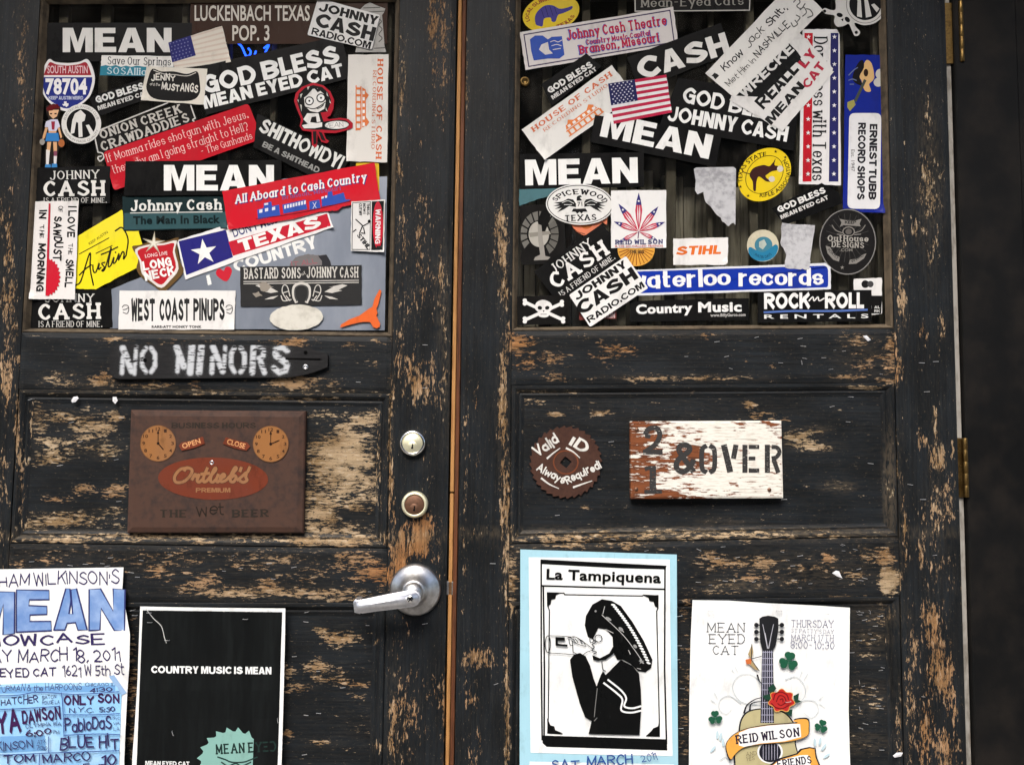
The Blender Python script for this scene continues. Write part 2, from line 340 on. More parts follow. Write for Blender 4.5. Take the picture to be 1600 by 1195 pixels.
# ------------------------------------------------------------------ where the paint has worn off the doors (photo points)
# x, y, rx, ry, amount, orange, chalk
WEAR = [
 # hinge-side stile of the left leaf
 (34, 100, 10, 100, .75, .5, .3), (28, 270, 8, 70, .55, .4, .2), (8, 330, 10, 60, .5, .4, .1), (14, 460, 12, 120, .75, .35, .2), (10, 590, 12, 50, .85, .45, .2),
 (28, 690, 5, 100, .8, .4, .2), (5, 760, 10, 80, .55, .4, .1), (25, 560, 10, 30, .7, .4, .1), (20, 880, 30, 18, .6, .3, .2),
 # lock stile of the left leaf
 (684, 45, 20, 55, .85, .65, .1), (628, 120, 9, 75, .72, .2, .3), (690, 130, 14, 70, .65, .6, .1), (650, 210, 20, 40, .35, .6, 0), (622, 260, 6, 40, .8, .2, .2),
 (628, 360, 16, 70, .55, .3, .1), (660, 400, 30, 90, .58, .5, .1), (690, 470, 8, 70, .7, .2, .5), (640, 470, 24, 60, .55, .4, .1), (655, 595, 30, 40, .85, .55, .1),
 (677, 628, 12, 12, .8, .5, 0), (697, 560, 5, 140, .65, .1, .5), (610, 700, 4, 140, .85, .2, .3), (615, 520, 16, 16, .75, .3, .2), (622, 570, 10, 40, .65, .4, .1),
 (660, 835, 17, 34, 1.35, 1.0, 0), (626, 868, 15, 45, 1.15, 1.0, .1), (612, 800, 8, 60, .7, .6, .1), (605, 900, 24, 16, 1.0, 1.0, .1), (690, 850, 10, 50, .5, .6, .1),
 (625, 985, 14, 30, .55, .7, 0), (618, 1110, 10, 90, .75, .35, .2), (640, 1120, 22, 70, .62, .6, .1), (698, 1110, 7, 100, 1.0, .8, 0), (680, 1085, 12, 30, .6, .7, 0),
 (665, 700, 25, 60, .35, .3, .1),
 # meeting stile of the right leaf
 (792, 20, 5, 30, .8, 0, .6), (726, 110, 4, 120, .7, .3, .2), (786, 340, 7, 40, .8, .2, .3), (783, 380, 10, 60, .95, .35, .2), (788, 455, 6, 40, .9, .1, .4), (790, 560, 6, 60, .75, .2, .2),
 (786, 640, 8, 110, .9, .35, .3), (791, 800, 8, 120, .9, .35, .3), (726, 640, 4, 60, .7, .4, .1), (741, 720, 8, 12, .75, .6, 0), (727, 880, 4, 220, .6, .4, .1),
 (743, 620, 8, 36, .5, .9, 0), (748, 1026, 30, 17, .95, .5, .1), (735, 1090, 12, 20, .75, .6, 0), (741, 1175, 10, 40, .75, .6, 0), (792, 1110, 5, 110, .95, .3, .3), (797, 900, 12, 70, .85, .2, .4), (768, 790, 30, 40, .3, .3, 0),
 # lock rail of the left leaf
 (170, 531, 30, 4, 1.0, .3, .3), (300, 533, 60, 5, .7, .5, .2), (450, 535, 40, 8, .95, .6, .1), (548, 541, 18, 6, .9, .5, .1), (588, 532, 10, 8, .9, .3, .2), (90, 588, 35, 5, .95, .2, .4), (158, 597, 26, 8, 1.05, .3, .3),
 (125, 600, 60, 4, .8, .2, .4), (232, 600, 40, 7, 1.0, .3, .3), (305, 600, 14, 6, .8, .7, 0), (460, 597, 42, 12, 1.1, .4, .3), (510, 600, 25, 9, .9, .3, .2), (152, 572, 10, 4, .85, .7, 0), (132, 556, 9, 4, .8, .1, .5), (160, 588, 12, 6, .9, .7, 0), (586, 570, 7, 9, .9, .4, .2),
 (460, 623, 80, 3, .9, .1, .4), (340, 615, 250, 3, .65, .1, .3),
 (300, 838, 330, 7, .72, .1, 1.0), (1100, 832, 330, 7, .62, .1, 1.0), (300, 612, 320, 3, .5, .1, .6),
 # upper panel of the left leaf
 (535, 720, 55, 60, 1.18, .10, .2), (500, 650, 40, 10, .7, .1, .2), (570, 655, 25, 15, .95, .1, .2), (500, 790, 36, 40, 1.0, .1, .2), (560, 780, 40, 20, .9, .15, .2), (515, 825, 60, 14, .95, .2, .3),
 (110, 650, 50, 12, .75, .15, .2), (140, 668, 40, 24, .92, .15, .2), (60, 660, 16, 34, .85, .15, .2), (90, 700, 50, 18, .75, .1, .2), (160, 700, 36, 16, .75, .0, .3), (70, 718, 40, 10, .85, .1, .2), (180, 650, 14, 14, .9, .2, .2),
 (130, 765, 20, 10, .95, .4, .1), (180, 765, 22, 14, .95, .5, .1), (95, 780, 24, 6, .8, .6, 0), (100, 812, 60, 13, .95, .1, .3), (170, 800, 28, 8, .8, .1, .3), (60, 822, 36, 8, .8, .1, .3), (35, 740, 4, 90, .75, .5, .1), (190, 820, 20, 12, .7, .1, .2),
 # lower rail of the left leaf
 (120, 843, 110, 5, .9, .2, .4), (300, 842, 200, 7, .75, .15, .4), (520, 845, 100, 9, 1.05, .2, .4), (100, 870, 90, 22, .45, .4, .2), (250, 880, 100, 26, .62, .45, .2), (60, 878, 40, 8, .7, .7, .1), (320, 910, 30, 14, .9, .7, .1), (240, 895, 16, 8, .9, .7, 0), (290, 922, 14, 9, .9, .4, .2),
 (390, 925, 110, 12, .85, .2, .4), (420, 875, 100, 20, .62, .3, .2), (550, 875, 44, 16, .9, .6, .2), (580, 895, 34, 14, .95, .95, .1), (520, 928, 70, 11, .95, .3, .3), (420, 913, 24, 10, .85, .5, .1), (490, 900, 60, 14, .6, .4, .1),
 # lower panel of the left leaf
 (535, 998, 34, 11, 1.05, .25, .1), (500, 984, 16, 6, .9, .2, .2), (495, 1045, 22, 18, .95, .3, .1), (465, 1075, 30, 9, .95, .4, .1), (530, 1055, 20, 14, .75, .3, .1), (560, 1070, 26, 7, .85, .5, 0), (555, 1087, 14, 6, .9, .5, 0), (590, 1000, 8, 5, .9, .5, 0), (450, 1050, 14, 10, .9, .3, .1), (505, 1160, 30, 7, .7, .3, .2), (450, 1150, 8, 12, .9, .5, 0), (590, 1165, 10, 10, .7, .3, .2), (560, 1130, 40, 40, .3, .2, .1), (606, 1080, 4, 120, .7, .3, .2), (205, 1080, 10, 120, .75, .4, .1),
 # lock rail of the right leaf
 (808, 535, 14, 30, 1.0, .9, .1), (828, 552, 14, 24, .8, .8, .1), (862, 560, 22, 26, .68, .55, .1), (865, 590, 18, 7, .95, .5, .2), (960, 548, 36, 16, .72, .85, .1), (860, 580, 40, 12, .6, .6, .1), (1010, 590, 60, 6, .85, .35, .4), (1110, 592, 80, 4, .95, .25, .5), (1104, 525, 9, 5, 1.0, .8, 0), (1000, 522, 180, 3, .6, .3, .3),
 (1340, 530, 28, 9, .85, .3, .5), (1350, 560, 40, 24, .55, .5, .3), (1330, 590, 34, 6, .95, .4, .4), (1395, 560, 16, 40, .85, .5, .2), (1390, 592, 20, 8, .95, .5, .3), (1204, 570, 6, 4, .9, .7, 0), (1165, 565, 4, 4, .9, .7, 0),
 # upper panel of the right leaf
 (870, 648, 16, 5, .95, .3, .1), (895, 637, 22, 5, .85, .3, .1), (942, 645, 22, 5, .95, .3, .1), (835, 628, 22, 6, .7, .3, .1), (850, 612, 50, 2, .9, 0, .8), (1170, 632, 11, 7, .95, .3, .1), (1190, 650, 26, 7, .7, .4, .1), (1240, 686, 22, 14, 1.0, .0, .5), (1265, 697, 40, 8, .95, .1, .4), (1270, 672, 24, 6, .85, 0, .5), (1310, 760, 22, 7, .75, 0, .8), (1345, 605, 40, 4, .75, .1, .4), (1225, 655, 14, 6, .7, .8, 0),
 (915, 793, 12, 5, .85, .3, .1), (1100, 838, 300, 7, .78, .15, .5), (880, 840, 70, 9, .85, .2, .4), (1000, 640, 360, 30, .12, .2, .1), (1390, 760, 9, 70, .5, 0, .9), (1130, 815, 40, 6, .6, .1, .4),
 # lower rail of the right leaf
 (920, 852, 110, 10, .8, .3, .4), (1150, 880, 60, 14, .8, .35, .3), (1195, 880, 20, 14, .85, .3, .2), (1180, 902, 26, 7, .95, .9, 0), (1292, 872, 9, 12, .9, .9, 0), (1340, 897, 20, 6, .95, .1, .3), (1355, 862, 28, 12, .7, .3, .2), (1100, 870, 40, 10, .75, .4, .2), (1250, 890, 120, 30, .5, .3, .3), (1120, 928, 40, 4, .8, .3, .3), (1320, 929, 40, 4, .9, .5, .2), (1390, 905, 16, 22, 1.5, .0, .3), (1386, 870, 14, 14, 1.1, .6, .2), (1075, 950, 14, 30, .6, .5, .1), (1150, 915, 50, 8, .6, 0, .8),
 # lower panel of the right leaf
 (1345, 1000, 40, 14, .6, .1, .5), (1360, 1024, 20, 5, .9, 0, .5), (1080, 1050, 20, 100, .55, .4, .2), (1350, 1090, 40, 30, .55, .2, .3), (1370, 960, 40, 20, .5, .2, .4), (1070, 1130, 14, 60, .6, .3, .2), (1340, 1160, 50, 16, .3, .1, .4),
 # hinge stile of the right leaf
 (1452, 300, 20, 80, .68, .1, .4), (1450, 210, 14, 60, .45, .1, .4), (1431, 360, 5, 22, .9, .2, .3), (1408, 400, 6, 60, .8, .25, .3), (1410, 480, 8, 60, .85, .3, .3), (1455, 400, 12, 60, .5, .2, .2), (1440, 520, 10, 12, .7, .6, 0), (1472, 510, 6, 24, .75, .3, .2), (1405, 700, 4, 60, .8, .3, .3),
 (1462, 668, 6, 24, .9, .1, .4), (1440, 690, 9, 16, .92, .5, .1), (1466, 715, 15, 24, .98, .3, .2), (1486, 705, 6, 14, .9, .3, .1), (1462, 800, 18, 70, .68, .35, .2), (1484, 780, 8, 40, .75, .5, .1), (1434, 860, 12, 24, .75, .5, .1), (1412, 830, 7, 70, .75, .4, .2), (1456, 970, 18, 60, .82, .6, .1), (1466, 1040, 16, 60, .98, .55, .1), (1484, 1060, 8, 60, .85, .6, .1), (1425, 1020, 12, 70, .72, .5, .1), (1420, 1110, 8, 80, .75, .4, .2), (1445, 1150, 14, 60, .9, .65, .1), (1478, 1180, 20, 40, .95, .6, .1), (1490, 1120, 8, 30, .8, .6, 0), (1405, 1130, 6, 70, .7, .4, .2), (1470, 900, 30, 60, .5, .4, .1),
]
def wear_at(P):
    P = np.asarray(P, float)
    w = np.full(len(P), 0.13); o = np.full(len(P), 0.04); d = np.full(len(P), 0.04)
    ws = np.full(len(P), 0.25)
    for x, y, rx, ry, a, og, du in WEAR:
        q = ((P[:, 0] - x) / (rx * 1.25)) ** 2 + ((P[:, 1] - y) / (ry * 1.25)) ** 2
        g = np.exp(-q ** 1.35)
        w = np.maximum(w, a * g * 0.92) + 0.06 * a * g
        o += g * og * 2; ws += g * 2
        d = np.maximum(d, du * g * 0.8)
    far = P[:, 1] > 1230
    w[far] = np.maximum(w[far], 0.36)
    return np.stack([w, np.clip(o / ws - 0.05 + (w > 1) * 0.0, 0, 1), d, np.ones(len(P))], 1)
def finish_wood(me, V, grain, seed):
    """grain UVs in metres and the wear attribute on a wooden piece whose world vertices are V"""
    V = np.asarray(V)
    a = me.attributes.new('wear', 'FLOAT_COLOR', 'POINT')
    a.data.foreach_set('color', wear_at(proj(V)).astype(np.float32).ravel())
    u, v = (V[:, 0], V[:, 2]) if grain == 'h' else (V[:, 2], V[:, 0])
    uvl = me.uv_layers.new(name='grain')
    idx = np.empty(len(me.loops), int)
    me.loops.foreach_get('vertex_index', idx)
    uvl.data.foreach_set('uv', np.stack([u[idx] + seed * 1.37, v[idx] + seed * 0.61], 1).astype(np.float32).ravel())
_seed = [0]
def board(name, q, y, depth, grain, parent, step=0.008, chamfer=0.0016):
    """wooden member with a gridded face: q = four (x, z) corners TL TR BR BL"""
    _seed[0] += 1
    q = [np.array(c, float) for c in q]
    nx = max(2, int(max(np.linalg.norm(q[1] - q[0]), np.linalg.norm(q[2] - q[3])) / step))
    ny = max(2, int(max(np.linalg.norm(q[3] - q[0]), np.linalg.norm(q[2] - q[1])) / step))
    V, Fc = [], []
    for j in range(ny + 1):
        t = j / ny
        for i in range(nx + 1):
            s = i / nx
            p = (q[0] * (1 - s) + q[1] * s) * (1 - t) + (q[3] * (1 - s) + q[2] * s) * t
            edge = chamfer if (i in (0, nx) or j in (0, ny)) else 0.0
            V.append((p[0], y + edge, p[1]))
    k = nx + 1
    for j in range(ny):
        for i in range(nx):
            a = j * k + i
            Fc.append((a, a + k, a + k + 1, a + 1))
    rim = [i for i in range(k)] + [j * k + nx for j in range(1, ny + 1)] + [ny * k + i for i in range(nx - 1, -1, -1)] + [j * k for j in range(ny - 1, 0, -1)]
    n0 = len(V)
    for r in rim:
        V.append((V[r][0], y + depth, V[r][2]))
    m = len(rim)
    for i in range(m):
        Fc.append((rim[i], rim[(i + 1) % m], n0 + (i + 1) % m, n0 + i))
    Fc.append(tuple(n0 + i for i in range(m)))
    o = mesh(name, V, Fc, M_WOOD, parent)
    finish_wood(o.data, V, grain, _seed[0])
    return o
def moulding(name, a, b, c, d, prof, grain, parent, mat=None, step=0.008):
    """mitred strip: outer edge a-b, inner edge d-c (x, z points), profile = (share of width, y)"""
    _seed[0] += 1
    a, b, c, d = [np.array(p, float) for p in (a, b, c, d)]
    n = max(2, int(np.linalg.norm(b - a) / step))
    V, Fc = [], []
    for t, y in prof:
        for i in range(n + 1):
            s = i / n
            p = (a * (1 - s) + b * s) * (1 - t) + (d * (1 - s) + c * s) * t
            V.append((p[0], y, p[1]))
    for j in range(len(prof) - 1):
        for i in range(n):
            e = j * (n + 1) + i
            Fc.append((e, e + n + 1, e + n + 2, e + 1))
    o = mesh(name, V, Fc, mat or M_WOOD, parent)
    if mat is None:
        finish_wood(o.data, V, grain, _seed[0])
    return o
# ------------------------------------------------------------------ ground, wall, added awning, room behind the glass
def sheet(name, x0, x1, y0, y1, z, mat, kind='structure'):
    o = mesh(name, [(x0, y0, z), (x1, y0, z), (x1, y1, z), (x0, y1, z)], [(0, 1, 2, 3)], mat, None, (0, 0, z))
    o['kind'] = kind
    return o
sheet('ground', -120, 120, -120, 60, -0.12, simple('dry_gravelly_earth', (0.23, 0.22, 0.20, 1), 0.95, 0, 0.6, 3, 0.4, 0.2, (0.12, 0.10, 0.08, 1)))
o = box('pavement', -8, 8, -3.2, 0.3, -0.11, 0.0, M_CONC); o['kind'] = 'structure'

def vX(px, py): return W(px, py).x
def hline(p0, p1):
    A, B = W(*p0), W(*p1)
    return lambda X: A.z + (B.z - A.z) * (X - A.x) / (B.x - A.x)
ZT, ZB = 2.12, 0.02
top_l, bot_l = (lambda X: ZT), (lambda X: ZB)
L0, L1, L2, L3 = vX(-92, 600), vX(34, 500), vX(613, 500), vX(703, 600)
R0, R1, R2, R3 = vX(720, 600), vX(800, 500), vX(1397, 500), vX(1494, 595)

GLASS_Y = 0.013
PANEL_Y = 0.009
def quad(x0, x1, ht, hb):
    return [(x0, ht(x0)), (x1, ht(x1)), (x1, hb(x1)), (x0, hb(x0))]
def panel_with_mouldings(x0, x1, ht, hb, door, w=0.021):
    q = [np.array(p) for p in quad(x0, x1, ht, hb)]
    inn = [q[0] + (w, -w), q[1] + (-w, -w), q[2] + (-w, w), q[3] + (w, w)]
    back = [q[0] + (-.012, .012), q[1] + (.012, .012), q[2] + (.012, -.012), q[3] + (-.012, -.012)]
    board('panel', back, PANEL_Y, 0.012, 'h', door, 0.006, 0.0)
    prof = [(0, .0035), (.10, .0012), (.30, .0012), (.48, .0042), (.60, .0070), (.74, .0062), (.88, .0078), (1, PANEL_Y - .0004)]
    g = ('h', 'v', 'h', 'v')
    for i in range(4):
        j = (i + 1) % 4
        moulding('panel_moulding', q[i], q[j], inn[j], inn[i], prof, g[i], door)
def glazing(x0, x1, ht, hb, door, w=0.0085):
    q = [np.array(p) for p in quad(x0, x1, ht, hb)]
    inn = [q[0] + (w, -w), q[1] + (-w, -w), q[2] + (-w, w), q[3] + (w, w)]
    prof = [(0, .003), (.2, .0015), (.45, .004), (.75, .010), (1, GLASS_Y + .0005)]
    for i in range(4):
        j = (i + 1) % 4
        moulding('glazing_bead', q[i], q[j], inn[j], inn[i], prof, 'h', door, M_BEAD)
    V = [(p[0], GLASS_Y, p[1]) for p in q] + [(p[0], GLASS_Y + .004, p[1]) for p in q]
    mesh('glass_pane', V, [(0, 3, 2, 1), (4, 5, 6, 7), (0, 1, 5, 4), (1, 2, 6, 5), (2, 3, 7, 6), (3, 0, 4, 7)], M_GLASS, door)

def make_door(x0, x1, x2, x3, hTop, hA, hB, hC, hD, label):
    d = empty('panel_door', ((x0 + x3) / 2, 0, ZB))
    tag(d, label, 'door', 'pair of double doors', 'thing')
    hE = lambda X: 0.30
    g = 0.0006
    board('stile', quad(x0, x1 - g, top_l, bot_l), 0, .044, 'v', d)
    board('stile', quad(x2 + g, x3, top_l, bot_l), 0, .044, 'v', d)
    board('rail', quad(x1, x2, top_l, hTop), .0004, .043, 'h', d)
    board('rail', quad(x1, x2, hA, hB), .0004, .043, 'h', d)
    board('rail', quad(x1, x2, hC, hD), .0004, .043, 'h', d)
    board('rail', quad(x1, x2, hE, bot_l), .0004, .043, 'h', d)
    glazing(x1, x2, hTop, hA, d)
    panel_with_mouldings(x1, x2, hB, hC, d)
    panel_with_mouldings(x1, x2, hD, hE, d)
    return d
DL = make_door(L0, L1, L2, L3, hline((70, -7), (615, -10)), hline((40, 519), (608, 526)), hline((25, 607), (608, 614)), hline((22, 849), (608, 857)), hline((22, 940), (608, 941)),
               'worn black door leaf carrying the lever handle and two lock cylinders')
DR = make_door(R0, R1, R2, R3, hline((800, -18), (1385, -18)), hline((802, 517), (1397, 513)), hline((802, 601), (1397, 597)), hline((802, 850), (1397, 839)), hline((802, 939), (1397, 931)),
               'worn black door leaf hung on brass hinges, with saw blade and wooden sign')

# bare wood edges that show in the gap between the leaves
sx = [vX(705.5, 600), vX(711.5, 600), vX(712.6, 600), vX(718.8, 600)]
zc = W(709, 770).z
box('edge_strip', sx[0], sx[1], .006, .040, zc + .0012, ZT, M_RAW, DR, .0008)
box('edge_strip', sx[0], sx[1], .006, .040, ZB, zc - .0012, M_RAW, DR, .0008)
box('edge_strip', sx[2], sx[3], .003, .040, ZB, ZT, M_RED, DR, .0008)
a, b_ = W(702, 908, .008), W(709, 929, .008)
box('latch_bolt', L3 - .001, b_.x, .006, .02, b_.z, a.z, M_STEEL, DL, .0006)

# frame and wall
wl_ = empty('house_wall', (0, .1, 0)); tag(wl_, 'dark painted plaster wall around the double doors', 'wall', None, 'thing')
jx = vX(1506, 595)
fr = empty('door_frame', (0, 0, 0)); tag(fr, 'door frame with a grey painted strip beside the hinges', 'door frame', None, 'thing')
box('jamb_edge', R3 + .0012, jx - .0022, .006, .06, 0.0, ZT + .01, M_JAMB, fr, .001)
box('jamb', jx - .0010, jx + .10, -.004, .07, 0.0, ZT + .012, M_WALL, fr, .002)
box('jamb', L0 - .11, L0 - .003, -.004, .07, 0.0, ZT + .012, M_WALL, fr, .002)
box('head', L0 - .11, jx + .10, -.004, .07, ZT + .014, ZT + .12, M_WALL, fr, .002)
box('threshold', L0 - .002, jx - .003, -.03, .07, 0.0, .016, M_WALL, fr, .002)
box('wall_section', jx + .101, 6, -.001, .16, 0, 3.6, M_WALL, wl_)
box('wall_section', -6, L0 - .111, -.001, .16, 0, 3.6, M_WALL, wl_)
box('wall_section', L0 - .111, jx + .101, -.001, .16, ZT + .121, 3.6, M_WALL, wl_)
aw = empty('added_awning', (0, -.02, 2.62)); tag(aw, 'unseen timber awning added to shade the upper doors', 'awning')  # unseen awning, added so the doors darken towards the top
for i in range(6):
    y1 = -.004 - i * .11
    box('awning_board', -4, 4, y1 - .106, y1, 2.62 - i * .012, 2.65 - i * .012, M_ADDED_BOARDS, aw)

# what the panes mirror: an unseen dark building, added to block bright sky
bl = empty('added_building', (0, -7, -.12)); tag(bl, 'unseen dark timber building added to keep bright sky out of the panes', 'building')
for i in range(40):
    box('added_wall_board', -12 + i * .6, -12 + i * .6 + .585, -7.1 - (i % 3) * .008, -7, -.12, 5.6, M_ADDED_BOARDS, bl)
box('added_roof', -12.4, 12.4, -11, -6.6, 5.601, 5.8, M_ADDED_BOARDS, bl)

# dark room behind the glass
rm = empty('room', (0, 1.2, 0)); rm['kind'] = 'structure'
box('room_wall', -1.6, 1.6, 1.6, 1.65, 0, 2.6, M_DARKROOM, rm)
box('room_wall', -1.65, -1.6, .161, 1.6, 0, 2.6, M_DARKROOM, rm)
box('room_wall', 1.6, 1.65, .161, 1.6, 0, 2.6, M_DARKROOM, rm)
box('room_ceiling', -1.6, 1.6, .161, 1.6, 2.6, 2.65, M_DARKROOM, rm)
box('room_floor', -1.6, 1.6, .072, 1.6, -.05, .0, M_DARKROOM, rm)
# slatted screens standing just inside the panes
def screen(xs, y, w, label, z0, z1, px_top=-30, px_bot=540):
    s = empty('slatted_screen', (W(xs[0], 300, y).x, y, z0)); tag(s, label, 'screen')
    for i, px in enumerate(xs):
        rj = random.Random(px)
        ww, px = w * rj.uniform(.6, 1.15), px + rj.uniform(-6, 6)
        p0, p1 = W(px - ww / 2, 300, y).x, W(px + ww / 2, 300, y).x
        bm = box_bm(p0, p1, y, y + .012, z0, z1, .001)
        ln = rj.uniform(-.012, .012)
        for v in bm.verts: v.co.x += ln * (v.co.z - 1.5)
        from_bm('slat', bm, M_BAR, s)
    A, B = W(xs[0] - 20, 0, y).x, W(xs[-1] + 20, 0, y).x
    box('cross_rail', A, B, y + .0125, y + .03, z0, z0 + .06, M_BAR, s)
    box('cross_rail', A, B, y + .0125, y + .03, z1 - .04, z1, M_BAR, s)
    return s
screen([848, 912, 977, 1045, 1113, 1182, 1250, 1318, 1378], .030, 14, 'screen of grey wooden slats inside the window above the saw blade', .9, 2.02)
screen([84, 150, 216, 284, 352, 420, 488, 556, 600], .030, 15, 'screen of grey wooden slats inside the window above the beer sign', .9, 2.02)
pb = empty('plank_fence_panel', (W(1100, 400, .066).x, .066, .9)); tag(pb, 'low panel of weathered uneven planks seen through the pane above the saw blade', 'plank panel')
rr = random.Random(3)
x = 806.0
while x < 1400:
    w = rr.uniform(9, 26)
    top = W(x, 272 + rr.uniform(-8, 22), .066).z
    X0, X1 = W(x, 400, .066).x, W(x + w - 1.6, 400, .066).x
    yy = .066 + rr.uniform(-.004, .010)
    box('plank', X0, X1, yy, yy + .014, .9, top, M_PLANK, pb, .001)
    x += w

# ------------------------------------------------------------------ hardware that turns with the leaves
def cylinder_lock(px, py, rim, face, plug_off, flip):
    c = W(px, py, -.004)
    o = lathe('lock_cylinder', c, [(.0205, .0), (.0205, -.004), (.0198, -.0075), (.0178, -.0095), (.0160, -.0098), (.0153, -.0088), (.0153, -.0082), (.0145, -.0080), (.0145, -.0092), (.0138, -.0097), (0, -.0098)], [rim, face], DL)
    me = o.data
    for p in me.polygons:
        if math.hypot(p.center[0], p.center[2]) < .0150: p.material_index = 1
    pc = (c[0] + .0003, 0, c[2] - plug_off)
    lathe('key_plug', pc, [(.0070, -.0097), (.0070, -.0102), (.0064, -.0106), (0, -.0107)], face, o, 32)
    kz = pc[2]
    box('keyway', pc[0] - .0011, pc[0] + .0011, -.0109, -.0100, kz - .0048, kz + .0030, M_HOLE, o)
    box('keyway', pc[0] - .0020, pc[0] + .0012, -.01095, -.0100, kz - .0048, kz - .0020, M_HOLE, o)
cylinder_lock(645, 692, M_CHROME, M_PALEBRASS, .0042, 0)
cylinder_lock(648, 788, M_PALEBRASS, M_BROWNBRASS, .0048, 0)

c = W(648, 922, -.010)
ros = lathe('lever_handle', c, [(.0395, 0), (.0395, -.003), (.0388, -.006), (.0365, -.0085), (.0310, -.0125), (.0250, -.0172), (.0205, -.0225), (.0178, -.0265), (.0165, -.0278), (.0150, -.0282), (.0140, -.030), (.0140, -.044), (0, -.044)], M_STEEL, DL, 72)
YL = -.052
def dense(pts, n=1):
    return pts
lev = [(553, 941), (556, 957), (566, 958.5), (590, 955), (620, 951.5), (646, 948), (652, 945), (656, 939), (657, 932), (654, 926), (648, 922.5), (640, 922), (620, 926), (590, 932), (566, 937), (556, 937.5)]
lv = prism('lever', lev, YL, YL + .012, M_LEVER, ros, .0022, 3, True)
tip = [(551.5, 941), (553.5, 957), (562, 959), (561, 936.5), (554, 936.8)]
prism('lever_tip', tip, YL + .006, YL + .034, M_LEVER, ros, .002, 3, True)
sc_ = W(641, 935.5, YL)
sw = lathe('screw', sc_, [(.0058, YL + .001), (.0058, YL - .0012), (.0048, YL - .0022), (0, YL - .0025)], M_CHROME, ros, 24)
for ang in (35, 125):
    dx, dz = math.cos(math.radians(ang)), math.sin(math.radians(ang))
    bm = box_bm(-.0042, .0042, YL - .0029, YL - .0020, -.0007, .0007)
    bmesh.ops.rotate(bm, verts=bm.verts, cent=(0, 0, 0), matrix=Matrix.Rotation(math.radians(ang), 3, 'Y'))
    bmesh.ops.translate(bm, verts=bm.verts, vec=(sc_.x, 0, sc_.z))
    from_bm('screw_slot', bm, M_HOLE, ros)

def hinge(px0, px1, py0, py1):
    a, b = W(px0, py0, -.004), W(px1, py1, -.004)
    xc, rad = (a.x + b.x) / 2, abs(b.x - a.x) / 2
    V, Fc = [], []
    n, k = 20, 5
    gaps = np.linspace(b.z, a.z, k + 1)
    rings = []
    for i in range(k):
        for z, r in ((gaps[i] + .0003, rad * .90), (gaps[i] + .0010, rad), (gaps[i + 1] - .0010, rad), (gaps[i + 1] - .0003, rad * .90)):
            rings.append((z, r))
    for z, r in rings:
        for i in range(n):
            t = 2 * math.pi * i / n
            V.append((xc + r * math.cos(t), -.004 + r * math.sin(t), z))
    for j in range(len(rings) - 1):
        for i in range(n):
            e, f = j * n + i, j * n + (i + 1) % n
            Fc.append((e, f, f + n, e + n))
    Fc += [tuple(range(n))[::-1], tuple((len(rings) - 1) * n + i for i in range(n))]
    h = mesh('hinge', V, Fc, M_BRASS, DR, None, True)
    box('hinge_leaf', R3 - .002, xc, .0022, .0050, b.z, a.z, M_BRASS, h)
hinge(1497, 1507, 2, 97)
hinge(1504, 1514, 684, 777)

# staples left from years of posters
def staple_mesh():
    L, w, h = .0085, .0006, .0007
    V, Fc = [], []
    def bx(x0, x1, y0, y1, z0, z1):
        n = len(V)
        V.extend([(x, y, z) for x in (x0, x1) for y in (y0, y1) for z in (z0, z1)])
        for f in ((0, 1, 3, 2), (4, 6, 7, 5), (0, 4, 5, 1), (2, 3, 7, 6), (0, 2, 6, 4), (1, 5, 7, 3)):
            Fc.append([n + i for i in f])
    bx(-L / 2, L / 2, -h - w, -h, -w / 2, w / 2)
    bx(-L / 2, -L / 2 + w, -h, .004, -w / 2, w / 2)
    bx(L / 2 - w, L / 2, -h, .004, -w / 2, w / 2)
    me = bpy.data.meshes.new('staple')
    me.from_pydata(V, [], Fc)
    me.materials.append(M_STAPLE)
    return me
STAPLE = staple_mesh()
def staple(px, py, y, parent, rot=0.0, s=1.0):
    p = W(px, py, y)
    o = link('staple', STAPLE, parent, p - origin_of(parent))
    o.rotation_euler = (0, math.radians(rot), 0)
    o.scale = (s, 1, s)
def level_at(px, py, left):
    if left:
        if px < 40 or px > 608: return 0
        return PANEL_Y if (640 < py < 820 or py > 968) else .0006
    if px < 802 or px > 1397: return 0
    return PANEL_Y if (630 < py < 815 or py > 962) else .0006
fixed = [(48, 624), (190, 653), (112, 660), (126, 690), (45, 718), (94, 727), (182, 718), (186, 783), (173, 871), (50, 877), (110, 883), (134, 881), (168, 884), (221, 875), (205, 894), (215, 901), (207, 953), (210, 961), (421, 880), (427, 904), (479, 956), (478, 971), (460, 1025), (664, 974), (664, 606), (664, 539), (560, 597),
         (770, 880), (775, 1068), (1330, 620), (1300, 635), (1383, 642), (1325, 659), (1255, 541), (1287, 559), (1120, 534), (1135, 557), (1182, 527), (1298, 577), (1257, 560), (1250, 529), (1440, 567), (1462, 565), (1448, 612), (1360, 724), (1225, 780), (1442, 780), (1422, 757), (1376, 962), (1331, 1019), (1365, 1075), (1372, 1102), (1352, 1130), (1342, 1000), (958, 842), (1010, 860), (1000, 875), (1120, 872), (1250, 868), (1210, 1000), (1058, 1030), (1066, 1075), (1064, 1137), (1062, 962), (1061, 1008), (955, 690)]
for px, py in fixed:
    left = px < 715
    staple(px, py, level_at(px, py, left), DL if left else DR, rr.gauss(-3, 8), rr.uniform(.75, 1.05))
